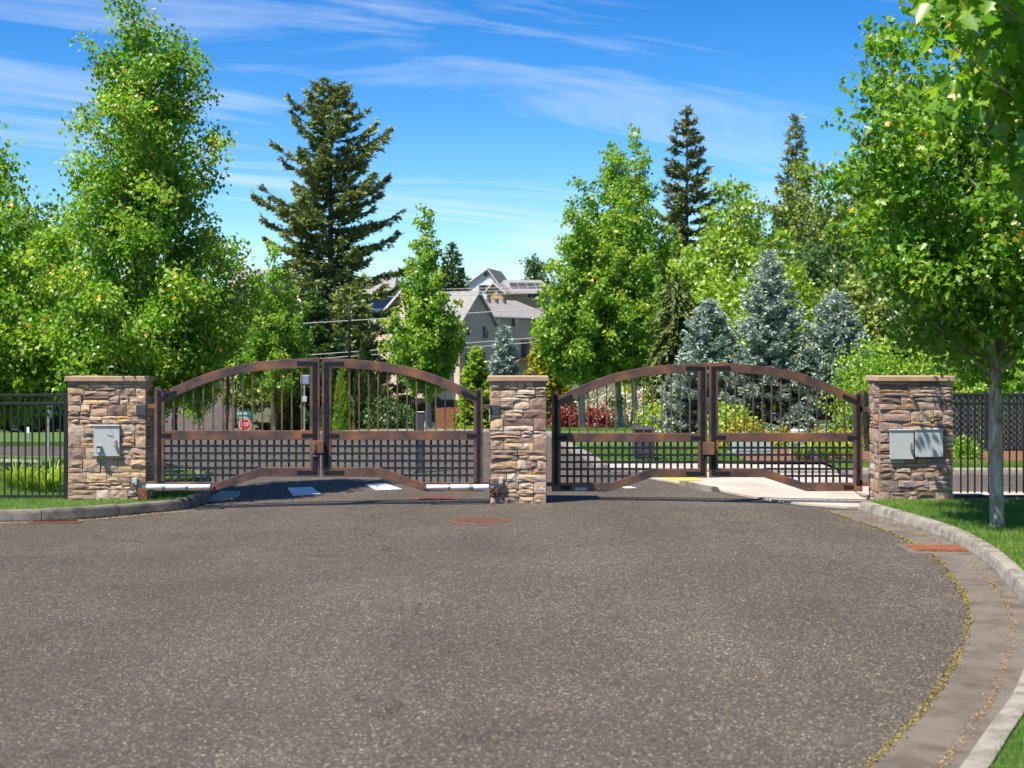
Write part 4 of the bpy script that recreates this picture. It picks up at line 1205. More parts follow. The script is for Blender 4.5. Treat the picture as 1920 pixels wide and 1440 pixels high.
# beside the left pillar
broadleaf('maple_tree', 'tall upright maple rising just behind the pillar with one cabinet', 'tree', XP(276, 21.6), 21.6, 7.2,
          [(0, 0), (.22, .1), (.27, 1.10), (.36, 1.45), (.47, 1.42), (.58, 1.22), (.70, 1.05), (.82, .92), (.93, .66), (1.0, .15)], 76000, .069, 'leaf_maple', 3, .085, 'street maples', .2, 1.5, 90, .27)
broadleaf('maple_tree', 'broad leafy maple beyond the fence with daylilies', 'tree', XP(-10, 24.5), 24.5, 5.5,
          [(0, 0), (.25, .2), (.32, 1.5), (.48, 1.95), (.66, 1.75), (.82, 1.2), (.94, .6), (1.0, .1)], 38000, .088, 'leaf_maple', 9, .10, 'street maples', .25, 1.0, 64, .33)
# by the right kerb
broadleaf('maple_tree', 'pale trunked maple on the lawn strip inside the curved kerb', 'tree', XP(1870, 16.85), 16.85, 7.2,
          [(0, 0), (.27, .05), (.315, .55), (.38, 1.08), (.49, 1.50), (.60, 1.62), (.76, 1.45), (.9, .9), (1.0, .1)], 43000, .088, 'leaf_maple_dark', 21, .078, 'street maples', .25, .95, 78, .30, T_MAPLE, 'bark_maple', z=.05, squash=(1.0, 1.5), wobble=.12)
broadleaf('maple_tree', 'maple close by the kerb, its blurred branches hanging over the lawn strip', 'tree', 4.78, 9.4, 7.4,
          [(0, 0), (.32, .05), (.38, 1.1), (.46, 1.55), (.56, 2.0), (.70, 2.4), (.85, 1.7), (1.0, .1)], 15000, .14, 'leaf_maple_dark', 33, .09, 'street maples', .32, .6, 56, .33, T_MAPLE, z=.05)
# across the street
broadleaf('maple_tree', 'slim bright maple in front of the beige house wall', 'tree', XP(807, 52.6), 52.6, 7.95,
          [(0, 0), (.24, .05), (.28, .75), (.40, 1.30), (.52, 1.22), (.64, .95), (.78, .58), (.9, .30), (1.0, .03)], 26000, .115, 'leaf_maple', 41, .10, 'street maples', .2, 1.7, 60, .26, T_KITE, 'bark_far')
broadleaf('maple_tree', 'tall maple behind the red barberries', 'tree', XP(1093, 50.5), 50.5, 8.3, prof(1.45), 27000, .118, 'leaf_maple', 51, .10, 'street maples', .24, 1.6, 64, .30, T_KITE, 'bark_far')
broadleaf('maple_tree', 'tallest of three maples with twin tips, behind the dark parcel box', 'tree', XP(1166, 52.2), 52.2, 10.6, prof(1.75), 27000, .118, 'leaf_maple', 52, .10, 'street maples', .22, 1.9, 70, .30, T_KITE, 'bark_far', (-.35, 0))
broadleaf('maple_tree', 'maple growing against the tall twin tipped one', 'tree', XP(1187, 50.8), 50.8, 10.2, prof(1.62), 27000, .118, 'leaf_maple', 53, .10, 'street maples', .24, 1.9, 66, .30, T_KITE, 'bark_far', (-.1, 0))
broadleaf('maple_tree', 'light green maple beside the cedars across the road', 'tree', XP(513, 66), 66, 8.6, prof(1.75), 20000, .135, 'leaf_maple', 61, .11, 'street maples', .22, 1.6, 56, .32, T_KITE, 'bark_far')
broadleaf('maple_tree', 'small full maple at the bend of the road before the rising street', 'tree', XP(374, 62), 62, 5.6, [(0, 0), (.17, .05), (.24, .4), (.42, .8), (.62, .9), (.8, .7), (1, .1)], 9000, .13, 'leaf_maple', 62, .08, 'street maples', .17, 1.3, 46, .32, T_KITE, 'bark_far')
broadleaf('round_tree', 'pale green loose tree behind the black street lamp', 'tree', XP(472, 124), 124, 7.2, [(0, 0), (.2, .3), (.3, 2.3), (.55, 2.9), (.8, 2.0), (1, .2)], 7000, .30, 'leaf_olive', 63, .12, None, .22, .8, 44, .55, T_KITE, 'bark_far')
broadleaf('broad_tree', 'full green tree climbing behind the tall upright maple', 'tree', XP(330, 92), 92, 9.5, [(0, 0), (.45, .2), (.52, 2.4), (.7, 3.2), (.87, 2.2), (1, .2)], 9000, .26, 'leaf_maple_dark', 64, .18, None, .45, .7, 50, .6, T_KITE, 'bark_dark')
broadleaf('broad_tree', 'dark full tree in the gap behind the daylily fence', 'tree', XP(60, 46), 46, 6.6, [(0, 0), (.04, 1.6), (.3, 2.7), (.6, 2.5), (.85, 1.6), (1, .2)], 11000, .22, 'leaf_deep', 65, .16, None, .1, .6, 56, .45, T_KITE, 'bark_dark')
broadleaf('broad_tree', 'dense tree beyond the sign post in the distance', 'tree', XP(190, 75), 75, 7.0, [(0, 0), (.1, 1.5), (.35, 3.0), (.6, 2.9), (.85, 1.7), (1, .2)], 9000, .28, 'leaf_maple_dark', 66, .16, None, .1, .6, 50, .55, T_KITE, 'bark_dark')
broadleaf('broad_tree', 'leafy tree filling in above the arched gate behind the cedars', 'tree', XP(425, 88), 88, 9.2, [(0, 0), (.5, .2), (.58, 1.5), (.72, 2.0), (.88, 1.3), (1, .1)], 7000, .24, 'leaf_maple', 67, .14, None, .5, 1.0, 46, .5, T_KITE, 'bark_dark')

# ------------------------------------------------------------------ conifers
conifer('fir_tree', 'huge ragged dark fir towering over the houses', 'tree', XP(620, 112), 112, 26.2, 9.6, 100000, .36, .13, 'needle_fir', 71, 230, .06, .52, .36, .30, .62, .42, None, None, 0, .34, .08)
conifer('fir_tree', 'slender tall spruce showing between the maples and leafy wood', 'tree', XP(1288, 150), 150, ZP(203, 150) - tz(XP(1288, 150), 150), 6.2, 40000, .48, .16, 'needle_brown', 72, 190, .1, .72, .32, .34, .28, .35, None, None, 26, .34, .1)
conifer('fir_tree', 'pointed conifer tip above the olive treetops', 'tree', XP(1492, 190), 190, ZP(219, 190) - tz(XP(1492, 190), 190), 5.4, 14000, .7, .24, 'needle_fir', 73, 170, .2, .75, .35, .3, .3, .3, None, None, 28, .3, .1)
conifer('fir_tree', 'dark spruce with spreading boughs half hidden by the street maple', 'tree', XP(1668, 92), 92, 20.5, 4.3, 18000, .5, .17, 'needle_fir', 74, 140, .12, .6, .35, .3, .35, .3, None, None, 24, .32, .1)
conifer('fir_tree', 'dark bushy conifer tip beside the slim maple and the white gable', 'tree', XP(848, 232), 232, ZP(458, 232) - tz(XP(848, 232), 232), 4.6, 9000, .7, .26, 'leaf_deep', 75, 120, .05, .7, .15, .3, .2, .3, None, None, 0, .4, .1)
conifer('fir_tree', 'small dark conifer by the foot of the huge fir', 'tree', XP(538, 140), 140, 14.2, 2.8, 7000, .55, .2, 'leaf_deep', 76, 100, .05, .8, .2, .3, .2, .2, None, None, 18, .35, .1)
conifer('fir_tree', 'dark low conifer in the shade of the huge fir', 'tree', XP(650, 96), 96, 9.8, 4.6, 16000, .42, .15, 'needle_fir', 77, 130, .02, .7, .3, .2, .3, .3, None, None, 18, .36, .1)
conifer('fir_tree', 'shaded fir standing left of the dark pole', 'tree', XP(585, 90), 90, 9.0, 3.4, 12000, .40, .15, 'leaf_deep', 78, 120, .02, .7, .25, .2, .3, .25, None, None, 18, .36, .1)
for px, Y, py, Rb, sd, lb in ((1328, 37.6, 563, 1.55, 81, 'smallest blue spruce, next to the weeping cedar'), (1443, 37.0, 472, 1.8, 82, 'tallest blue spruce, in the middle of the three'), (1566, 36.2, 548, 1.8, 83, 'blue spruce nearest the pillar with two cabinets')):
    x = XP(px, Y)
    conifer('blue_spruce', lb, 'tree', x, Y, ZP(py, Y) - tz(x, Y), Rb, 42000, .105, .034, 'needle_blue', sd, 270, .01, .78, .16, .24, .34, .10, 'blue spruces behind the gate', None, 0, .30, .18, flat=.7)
x = XP(945, 72); conifer('blue_spruce', 'small pale blue spruce against the beige house behind the middle pillar', 'tree', x, 72, ZP(612, 72) - tz(x, 72), 1.5, 12000, .19, .06, 'needle_blue', 84, 150, .02, .75, .10, .20, .3, .10, None, None, 0, .32, .15)
x = XP(1268, 42); conifer('weeping_cedar', 'dark weeping cedar with hanging sprays beside the blue spruces', 'tree', x, 42, ZP(515, 42) - tz(x, 42), .95, 15000, .16, .05, 'needle_cedar', 85, 130, .08, .55, .45, .0, .5, .10, None, None, 0, .5, .1, 'bark_dark', .9)
for px, Y, py, R0, sd, lb in ((622, 61, 690, .36, 91, 'drooping green column cedar left of the golden one'), (642, 60, 696, .30, 92, 'golden tinged column cedar in the row beyond the gate'), (683, 62, 642, .40, 93, 'tallest column cedar in the row beyond the gate'),
                              (703, 60.5, 715, .30, 94, 'shorter column cedar leaning against the tallest one'), (523, 69, 736, .30, 95, 'low column cedar beside the pale maple trunk'), (548, 68, 748, .36, 96, 'low bushy column cedar near the solar panel post')):
    x = XP(px, Y); column('column_cedar', lb, 'tree', x, Y, ZP(py, Y) - tz(x, Y), R0, 4200, .17, 'needle_cedar' if px != 642 else 'leaf_lime', sd, 'column cedars')
x = XP(893, 66); conifer('green_cypress', 'loose green cypress between the slim maple and the small blue spruce', 'tree', x, 66, ZP(652, 66) - tz(x, 66), 1.15, 9000, .19, .08, 'leaf_lime', 97, 120, .0, .7, .0, .3, .3, .08, None, None, 0, .35, .1)
x = XP(1030, 60); conifer('golden_cypress', 'bright yellow cypress behind the narrow middle pillar', 'tree', x, 60, ZP(612, 60) - tz(x, 60), 1.45, 14000, .17, .075, 'leaf_yellow', 98, 150, .0, .6, .0, .3, .3, .08, None, None, 0, .35, .12)

# ------------------------------------------------------------------ the leafy wood on the right
WOOD = [(1372, 78, 342, 3.4, 'leaf_lime', 'lime green round tree left of the olive treetops'),
        (1492, 96, 300, 3.7, 'leaf_olive', 'tall olive green tree in front of the pointed conifer tip'),
        (1585, 88, 335, 2.7, 'leaf_olive', 'olive tree with thin crown right of the tall one'),
        (1300, 66, 470, 2.4, 'leaf_lime', 'yellow green tree behind the smallest blue spruce'),
        (1440, 62, 480, 2.5, 'leaf_lime', 'sunny green tree right behind the tallest blue spruce'),
        (1540, 66, 452, 2.6, 'leaf_deep', 'deep green tree behind the gap between two blue spruces'),
        (1625, 58, 500, 2.2, 'leaf_olive', 'grey green bushy tree over the hedge'),
        (1390, 58, 560, 1.9, 'leaf_lime', 'low lime tree between two blue spruces'),
        (1250, 72, 520, 2.0, 'leaf_lime', 'lime tree showing behind the weeping cedar'),
        (1700, 60, 520, 2.4, 'leaf_olive', 'olive tree behind the street maple crown'),
        (1800, 64, 470, 3.0, 'leaf_lime', 'light green tree far behind the pale trunk'),
        (1905, 60, 500, 2.8, 'leaf_lime', 'light green tree behind the iron fence end')]
for i, (px, Y, py, R0, mt, lb) in enumerate(WOOD):
    x = XP(px, Y); H = ZP(py, Y) - tz(x, Y)
    broadleaf('leafy_tree', lb, 'tree', x, Y, H, [(0, .3), (.1, R0 * .7), (.3, R0), (.66, R0 * 1.05), (.82, R0 * .85), (.93, R0 * .58), (1, R0 * .22)], int(12000 + R0 * 2000), .20 if Y < 70 else .24, mt, 200 + i, .16, 'trees of the leafy wood', .1, .8, 64, .52, T_KITE, 'bark_far', tip=0.0)
FAR = [(1003, 330, 482, 3.9, 'leaf_deep', 'round dark tree on the hilltop beside the house with solar panels'), (1180, 260, 500, 5, 'leaf_olive', 'olive tree on the hill behind the three maples'),
       (735, 230, 545, 3.0, 'leaf_olive', 'olive tree between the huge fir and the slim maple'), (480, 210, 520, 5, 'leaf_deep', 'dark tree on the far hill beside the light green maple'), (830, 300, 520, 4, 'leaf_deep', 'dark tree on the hill behind the white gable'),
       (1700, 170, 420, 7, 'leaf_olive', 'far olive tree behind the spreading spruce'), (1880, 190, 420, 8, 'leaf_deep', 'far dark tree behind the street maple'), (60, 150, 470, 7, 'leaf_deep', 'far dark tree behind the broad maple'), (270, 190, 480, 7, 'leaf_olive', 'far olive tree behind the tall upright maple')]
for i, (px, Y, py, R0, mt, lb) in enumerate(FAR):
    x = XP(px, Y); H = ZP(py, Y) - tz(x, Y)
    broadleaf('hill_tree', lb, 'tree', x, Y, H, [(0, .3), (.15, R0 * .6), (.4, R0), (.7, R0 * .9), (.9, R0 * .55), (1, .3)], 5000, .5, mt, 260 + i, .25, 'trees on the hill', .15, .7, 40, 1.0, T_KITE, 'bark_dark', tip=0.0)

# ------------------------------------------------------------------ shrubs and hedges
def shrub(name, label, px, Y, py, R0, n_, ls, mt, seed, group=None, sq=(1, 1), dx=0):
    x = XP(px, Y) + dx; H = ZP(py, Y) - tz(x, Y)
    return broadleaf(name, label, 'shrub', x, Y, H, [(0, R0 * .8), (.2, R0), (.6, R0), (.85, R0 * .7), (1, R0 * .25)], n_, ls, mt, seed, .02, group, .02, .4, 40, min(.28, R0 * .42), T_KITE, 'bark_dark', tip=0.0, no_trunk=True, squash=sq, core=.3)
for i, (px, py) in enumerate(((1052, 764), (1074, 767), (1108, 765), (1128, 766))):
    shrub('barberry_shrub', ['red barberry bush against the middle pillar', 'red barberry bush beside the pale trunk', 'red barberry bush in front of the cream willow', 'red barberry bush at the end of its row'][i], px, 56.5, py, .42, 2200, .09, 'leaf_red', 300 + i, 'red barberries across the street')
for i, (px, py, R0) in enumerate(((1112, 733, 1.15), (1158, 737, 1.0), (1203, 735, 1.0))):
    shrub('willow_shrub', ['cream white willow bush behind the red barberries', 'cream white willow bush between the maple trunks', 'greyish cream willow bush behind the dark parcel box'][i], px, 60, py, R0, 4200, .11, 'leaf_cream', 310 + i, 'cream willow bushes')
for i, px in enumerate(range(1045, 1260, 22)):
    shrub('low_hedge_shrub', 'low dark green bush in the strip behind the far lawn', px, 57.6, 789, .46, 1100, .10, 'leaf_deep', 320 + i, 'low dark bushes behind the far lawn')
for i, px in enumerate((722, 742, 765)):
    shrub('dark_shrub', ['dark bush beside the row of column cedars', 'dark bush in front of the weathered board fence', 'lighter young bush in front of the weathered board fence'][i], px, 57.5 + i, (752, 757, 770)[i], (.6, .55, .36)[i], 2200, .12, ('leaf_deep', 'leaf_deep', 'leaf_maple')[i], 340 + i)
for i, (px, Y, py, R0) in enumerate(((1378, 33.0, 797, .42), (1398, 33.4, 790, .45), (1470, 33.0, 818, .42), (1545, 32.8, 822, .40), (1585, 32.2, 820, .45), (1622, 31.4, 812, .5), (1645, 31.4, 806, .5), (1355, 33, 822, .4))):
    shrub('euonymus_shrub', 'low yellow green bush along the planting bed with utility boxes', px, Y, py, R0, 2600, .07, 'leaf_yellow', 350 + i, 'yellow green bushes by the utility boxes')
for i, (px, Y, py, R0) in enumerate(((1375, 34.6, 770, .55), (1268, 39, 745, .6), (1245, 41, 770, .6))):
    shrub('leafy_shrub', ['bright green bush at the foot of the blue spruces', 'light green bush under the weeping cedar', 'green bush left of the weeping cedar'][i], px, Y, py, R0, 2600, .10, 'leaf_lime', 365 + i)
shrub('leafy_shrub', 'round green bush by the slatted dark fence', 1806, 27.9, 827, .30, 1800, .06, 'leaf_maple', 370)
for i, (px, Y, py, R0) in enumerate(((1660, 31.5, 655, .9), (1712, 31.6, 668, .8), (1762, 31.8, 672, .8), (1815, 31.6, 688, .8), (1868, 31.6, 690, .8), (1920, 31.8, 684, .8), (1968, 31.6, 690, .8), (1630, 33.0, 640, .9))):
    shrub('hedge_bush', ['light green hedge bush behind the pillar with two cabinets', 'light green hedge bush rising over the slatted dark fence'][0 if px < 1790 and px != 1630 else 1] if px != 1630 else 'light green hedge bush next to a blue spruce', px, Y, py, R0, 5200, .075, 'leaf_lime' if i % 2 else 'leaf_maple', 380 + i, 'light green hedge' + ('' if px == 1630 else ' over the pillar' if px < 1790 else ' over the fence'), (1.0, .7))
# daylilies and other strap leaved clumps
def strap_clump(name, label, x, y, n_, h, w, mt, seed, rad, group):
    r_ = np.random.default_rng(seed)
    root = empty(name, (x, y, tz(x, y) + .12), label, 'plant', group)
    a = r_.uniform(0, 6.283, n_); q = r_.random(n_) ** .6 * rad
    V = []; T = []
    s_ = np.linspace(0, 1, 5)
    for i in range(n_):
        L = h * r_.uniform(.6, 1.2); d = np.array([math.cos(a[i]), math.sin(a[i])]); p_ = np.array([x, y]) + d * q[i] * .4
        out = L * r_.uniform(.35, .8); sd = np.array([-d[1], d[0]])
        for k, s in enumerate(s_):
            c = p_ + d * out * s ** 1.3; zz_ = tz(x, y) + .12 + L * (1.25 * s - .75 * s * s * (out / L + .3)); ww = w * (1 - s ** 2) + .001
            V += [(c[0] + sd[0] * ww, c[1] + sd[1] * ww, zz_), (c[0] - sd[0] * ww, c[1] - sd[1] * ww, zz_)]
        T.append(r_.random())
    V = np.array(V); lo_ = []
    for i in range(n_):
        for k in range(4):
            b_ = i * 10 + k * 2; lo_ += [b_, b_ + 1, b_ + 3, b_ + 2]
    fast_mesh('blade', V, 10, np.full(n_ * 4, 4), np.array(lo_), np.array(T), mt, root)
    return root
dl = [(-6.95, 21.4), (-6.62, 21.2), (-6.3, 21.5), (-6.75, 21.9), (-6.4, 22.1), (-7.25, 21.8)]
for i, (x, y) in enumerate(dl): strap_clump('daylily', 'bright yellow green daylily clump behind the iron fence', x, y, 130, .50, .009, 'daylily_blade', 400 + i, .28, 'daylilies behind the fence')
for i, (px, Y) in enumerate(((1500, 27.6), (1520, 27.9), (1545, 27.5), (1570, 27.8), (1600, 27.4))): strap_clump('ornamental_grass', 'grassy green clump in the bed beside the utility boxes', XP(px, Y), Y, 90, .45, .008, 'daylily_blade', 420 + i, .25, 'grass clumps in the planting bed')

# ------------------------------------------------------------------ grass blades
grass(right_lawn, 260000, .062, .0048, .112, 500, 'short mown grass on the strip inside the curved kerb', bounds=(1.8, 7.2, 6.4, 20.1))
grass(left_lawn, 90000, .060, .0048, .118, 501, 'mown grass on the corner around the pillar with one cabinet', bounds=(-9.5, -4.2, 18.3, 28.0))
grass([(1.6, 26.6), (3.2, 27.0), (4.3, 27.1), (4.3, 29.0), (6, 31.0), (1.28, 32)], 40000, .07, .008, .085, 502, 'mown grass around the dark parcel box')
grass(verge, 90000, .11, .016, .095, 503, 'mown grass on the far side of the street', bounds=(-8.5, 12, 48, 57))
grass([(5.62, 25.56), (14, 25.56), (14, 26.88), (5.62, 26.88)], 26000, .07, .007, .105, 504, 'strip of grass in front of the slatted dark fence', bounds=(5.62, 10.5, 25.5, 26.9))
# moss and litter along the gutter
def bits(name, path, n_, spread, mat, seed, size, label, dz=.008, y_max=19.6, clumpy=2.2):
    r_ = np.random.default_rng(seed)
    d = np.cumsum([0] + [math.dist(path[i], path[i + 1]) for i in range(len(path) - 1)])
    t = r_.uniform(0, d[-1], n_)
    keep = (np.sin(t * 3.1) * np.sin(t * 1.7 + 1) + r_.normal(0, .7, n_)) > -.3
    t = t[keep]
    X = np.interp(t, d, [p_[0] for p_ in path]) + r_.normal(0, spread, len(t)); Y = np.interp(t, d, [p_[1] for p_ in path]) + r_.normal(0, spread, len(t))
    C = np.stack([X, Y, terr(X, Y) + dz], 1)
    A = r_.normal(0, 1, C.shape); A[:, 2] = np.abs(A[:, 2]) * .35
    N = r_.normal(0, .5, C.shape); N[:, 2] += 1
    S = size * r_.uniform(.4, 1.4, len(t))
    return tag(place(name, T_KITE, C, A, N, S, S * .7, r_.random(len(t)), mat), label, 'debris', None, 'stuff')
bits('moss', offset(RK, .435), 9000, .016, 'moss_bits', 520, .016, 'yellow green moss along the asphalt edge')
bits('leaf_litter', offset(RK, .13), 5200, .020, 'debris_bits', 521, .013, 'orange plant litter along the gutter line')
bits('leaf_litter', offset(LK[:-14], -.10), 4200, .045, 'debris_bits', 522, .018, 'dry plant litter at the foot of the shaded kerb')
r_ = np.random.default_rng(530)
X, Y = r_.uniform(-5, 4.2, 900), r_.uniform(6.5, 19, 900)
C = np.stack([X, Y, terr(X, Y) + .004], 1); A = r_.normal(0, 1, C.shape); A[:, 2] *= .15; N = r_.normal(0, .25, C.shape); N[:, 2] += 1
S = r_.uniform(.008, .022, 900)
tag(place('leaf_litter', T_KITE, C, A, N, S, S * .6, r_.random(900), 'debris_bits'), 'tiny dry bits scattered over the asphalt', 'debris', None, 'stuff')

# ------------------------------------------------------------------ street furniture beyond the gate
# call post in the drive
Y = 25.4; x0, x1 = XP(781.5, Y), XP(794.5, Y); xm = (x0 + x1) / 2
cp = empty('call_post', (xm, Y, tz(xm, Y)), 'dark grey call post standing in the drive beyond the gate', 'post')
zt = ZP(772, Y)
MB().box(x0, x1, Y, Y + .13, tz(xm, Y) - .02, zt - .012).build('body', 'plate_blue', cp, .004)
MB().box(x0 - .006, x1 + .006, Y - .008, Y + .138, zt - .0125, zt).build('cap', 'meter_grey', cp, .003)
MB().box(x0 - .055, x0 - .0005, Y + .03, Y + .12, zt - .48, zt - .02).build('reader', 'black_iron', cp, .004)
MB().box(x0 - .05, x1 + .05, Y - .05, Y + .18, tz(xm, Y) - .01, tz(xm, Y) + .012).build('base_plate', 'black_iron', cp, .003)
# parcel box
Y = 27.0; x0, x1 = XP(1188, Y), XP(1229, Y); xm = (x0 + x1) / 2; zb = tz(xm, Y) + .09; zt = ZP(800, Y)
pb = empty('parcel_box', (xm, Y, zb), 'dark grey mail parcel box with an orange mark on the lawn', 'mailbox')
MB().box(x0 + .04, x1 - .04, Y + .04, Y + .40, zb - .05, zb + .07).build('plinth', 'kerb_concrete', pb, .006)
MB().box(x0 + .012, x1 - .012, Y, Y + .46, zb + .07, zt - .06).build('body', 'bin_plastic', pb, .012)
mb = MB(); mb.add([(x0, Y - .03, zt - .06), (x1, Y - .03, zt - .06), (x1, Y + .49, zt - .055), (x0, Y + .49, zt - .055), (x0, Y - .03, zt - .035), (x1, Y - .03, zt - .035), (x1, Y + .49, zt), (x0, Y + .49, zt)],
                  [(0, 3, 2, 1), (4, 5, 6, 7), (0, 1, 5, 4), (1, 2, 6, 5), (2, 3, 7, 6), (3, 0, 4, 7)])
mb.build('lid', 'bin_plastic', pb, .008)
lx = XP(1203, Y)
MB().box(lx, lx + .11, Y - .003, Y + .002, zt - .13, zt - .105).build('orange_mark', 'orange_print', pb)
MB().box(lx + .085, lx + .11, Y - .003, Y + .002, zt - .155, zt - .1305).build('orange_mark', 'orange_print', pb)
MB().box(x0 + .05, x1 - .05, Y - .012, Y - .0, zb + .14, zt - .19).build('door', 'bin_plastic', pb, .006)
# utility boxes
def utility(px0, px1, py0, py1, Y, mat, label, kind):
    x0, x1 = XP(px0, Y), XP(px1, Y); xm = (x0 + x1) / 2; zb = tz(xm, Y) + .10; zt = ZP(py0, Y); d = .5
    root = empty('utility_box', (xm, Y, zb), label, 'utility box')
    if kind == 'wide':
        MB().box(x0 - .06, x1 + .06, Y - .08, Y + d + .08, zb - .08, zb + .05).build('pad', 'kerb_concrete', root, .006)
        MB().box(x0, x1, Y, Y + d, zb + .05, zt - .05).build('body', mat, root, .010)
        mb = MB(); mb.add([(x0 - .015, Y - .015, zt - .05), (x1 + .015, Y - .015, zt - .05), (x1 + .015, Y + d + .015, zt - .05), (x0 - .015, Y + d + .015, zt - .05),
                           (x0 + .03, Y + .04, zt), (x1 - .03, Y + .04, zt), (x1 - .03, Y + d - .04, zt), (x0 + .03, Y + d - .04, zt)], [(0, 3, 2, 1), (4, 5, 6, 7), (0, 1, 5, 4), (1, 2, 6, 5), (2, 3, 7, 6), (3, 0, 4, 7)])
        mb.build('lid', mat, root, .006)
        MB().box(x0 + .03, x1 - .03, Y - .008, Y, zb + .09, zt - .09).build('door', mat, root, .004)
        MB().box(xm - .22, xm - .14, Y - .010, Y - .0075, zb + .32, zb + .46).build('notice', 'sign_white', root)
        MB().cyl((xm - .18, Y - .03, zb + .2), (xm - .18, Y - .008, zb + .2), .018, 8).build('lock', 'black_iron', root)
    else:
        MB().tube([(xm, Y + .15, zb - .05), (xm, Y + .15, zt - .03), (xm, Y + .15, zt)], [(x1 - x0) / 2, (x1 - x0) / 2, (x1 - x0) / 2 - .05], 18).build('body', mat, root, .0, False)
        for q in (.22, .45, .68):
            MB().box(xm - .12, xm + .02, Y + .145 - (x1 - x0) / 2 * 1.0 - .004, Y + .2 - (x1 - x0) / 2, zb + q * (zt - zb), zb + q * (zt - zb) + .02).build('louvre', 'black_iron', root)
utility(1377, 1448, 819, 878, 28.6, 'transformer_green', 'wide grey green transformer box in the planting bed', 'wide')
utility(1483, 1513, 805, 876, 28.4, 'transformer_green', 'round pale green pedestal next to a plain grey box', 'round')
utility(1508, 1541, 838, 882, 27.8, 'meter_grey', 'lower plain grey utility box beside the round pedestal', 'wide')

# dark slatted fence behind the right lawn
x0, x1, Y = XP(1622, 29.8), 17.0, 29.8
sf = empty('slat_fence', ((x0 + x1) / 2, Y, .05), 'black chain link fence woven with dark slats below the hedge', 'fence')
sm = None; n_sl = 0; x = x0; top = ZP(737, Y)
while x < min(x1, 13.2):
    if sm is None:
        o = MB().box(-.034, .034, -.006, .006, 0, top - .10).build('slat', 'fence_black'); o.parent = sf; sm = o.data
    else:
        o = bpy.data.objects.new('slat', sm); coll.objects.link(o); o.parent = sf
    o.location = (x - sf.location.x, rnd.uniform(-.008, .008), .03); o.rotation_euler = (0, 0, rnd.uniform(-.5, .5) * .5)
    x += .078; n_sl += 1
for z in (.16, top - .02): MB().cyl((x0, Y - .02, z), (13.2, Y - .02, z), .02, 8).build('rail', 'fence_black', sf)
xq = x0
while xq < 13.2:
    MB().cyl((xq, Y - .03, 0), (xq, Y - .03, top + .03), .03, 8).build('post', 'fence_black', sf); xq += 2.4
mb = MB()
for k in range(64):
    xa = x0 + k * .115
    mb.tube([(xa, Y - .046, .12), (xa + 1.1, Y - .046, 1.22)], .0028, 3, False); mb.tube([(xa + 1.1, Y - .049, .12), (xa, Y - .049, 1.22)], .0028, 3, False)
mb.build('mesh', 'galvanized', sf)['kind'] = 'stuff'

# signs behind the left fence, seen from behind
Y = 27.0; x = XP(90.5, Y); zb = tz(x, Y)
sp_ = empty('sign_post', (x, Y, zb), 'galvanized sign post with two sign backs and one white plate behind the fence', 'sign')
MB().box(x - .022, x + .022, Y - .02, Y + .02, zb - .1, ZP(690, Y)).build('post', 'galvanized', sp_, .004)
MB().box(XP(84.5, Y), XP(95, Y), Y + .021, Y + .026, ZP(735, Y), ZP(689, Y)).build('sign_back', 'galvanized', sp_, .002)
MB().box(XP(76.5, Y), XP(86, Y), Y + .030, Y + .035, ZP(744, Y), ZP(717, Y)).build('sign_back', 'galvanized', sp_, .002)
mb = MB(); mb.add([(XP(87, Y), Y - .03, ZP(745, Y)), (XP(97, Y), Y + .10, ZP(751, Y)), (XP(97, Y), Y + .10, ZP(784, Y)), (XP(87, Y), Y - .03, ZP(782, Y)),
                   (XP(87, Y) - .004, Y - .026, ZP(745, Y)), (XP(97, Y) - .004, Y + .104, ZP(751, Y)), (XP(97, Y) - .004, Y + .104, ZP(784, Y)), (XP(87, Y) - .004, Y - .026, ZP(782, Y))],
                  [(0, 3, 2, 1), (4, 5, 6, 7), (0, 1, 5, 4), (1, 2, 6, 5), (2, 3, 7, 6), (3, 0, 4, 7)])
mb.build('sign_plate', 'sign_white', sp_)
Y = 34.6; x = XP(53, Y); zb = tz(x, Y)
o = empty('marker_post', (x, Y, zb), 'thin pale marker post in the shade behind the fence', 'post')
MB().box(x - .02, x + .02, Y - .02, Y + .02, zb, ZP(800, Y)).build('post', 'galvanized', o)
MB().box(x - .03, x + .03, Y - .024, Y - .0205, ZP(812, Y), ZP(801, Y)).build('plate', 'sign_white', o)

# stop sign with its street name blades
def text_mesh(txt, size, name, mat, parent, loc):
    cu = bpy.data.curves.new(name, 'FONT'); cu.body = txt; cu.size = size; cu.align_x = 'CENTER'; cu.align_y = 'CENTER'; cu.extrude = .001
    t_ = bpy.data.objects.new(name, cu); coll.objects.link(t_)
    dg = bpy.context.evaluated_depsgraph_get()
    me = bpy.data.meshes.new_from_object(t_.evaluated_get(dg))
    bpy.data.objects.remove(t_)
    o = bpy.data.objects.new(name, me); me.materials.clear(); me.materials.append(MATS[mat]); coll.objects.link(o)
    o.parent = parent; o.rotation_euler = (math.pi / 2, 0, 0)
    o.location = Vector(loc) - wloc(parent)
    return o
Y = 72.0; x = XP(459.3, Y); zb = tz(x, Y)
ss = empty('stop_sign', (x, Y, zb), 'red octagonal stop sign under green street name blades, beyond the gate', 'sign')
zc_ = ZP(796, Y); R8 = .285
MB().cyl((x, Y + .03, zb), (x, Y + .03, ZP(771, Y)), .03, 8).build('post', 'galvanized', ss)
def octa(r, y0, y1): return MB().prism([(x + r * math.cos(math.pi / 8 + k * math.pi / 4), zc_ + r * math.sin(math.pi / 8 + k * math.pi / 4)) for k in range(8)], y0, y1)
octa(R8 * 1.07, Y - .004, Y + .0).build('border', 'sign_white', ss)
octa(R8 * .985, Y - .008, Y - .0042).build('face', 'sign_red', ss)
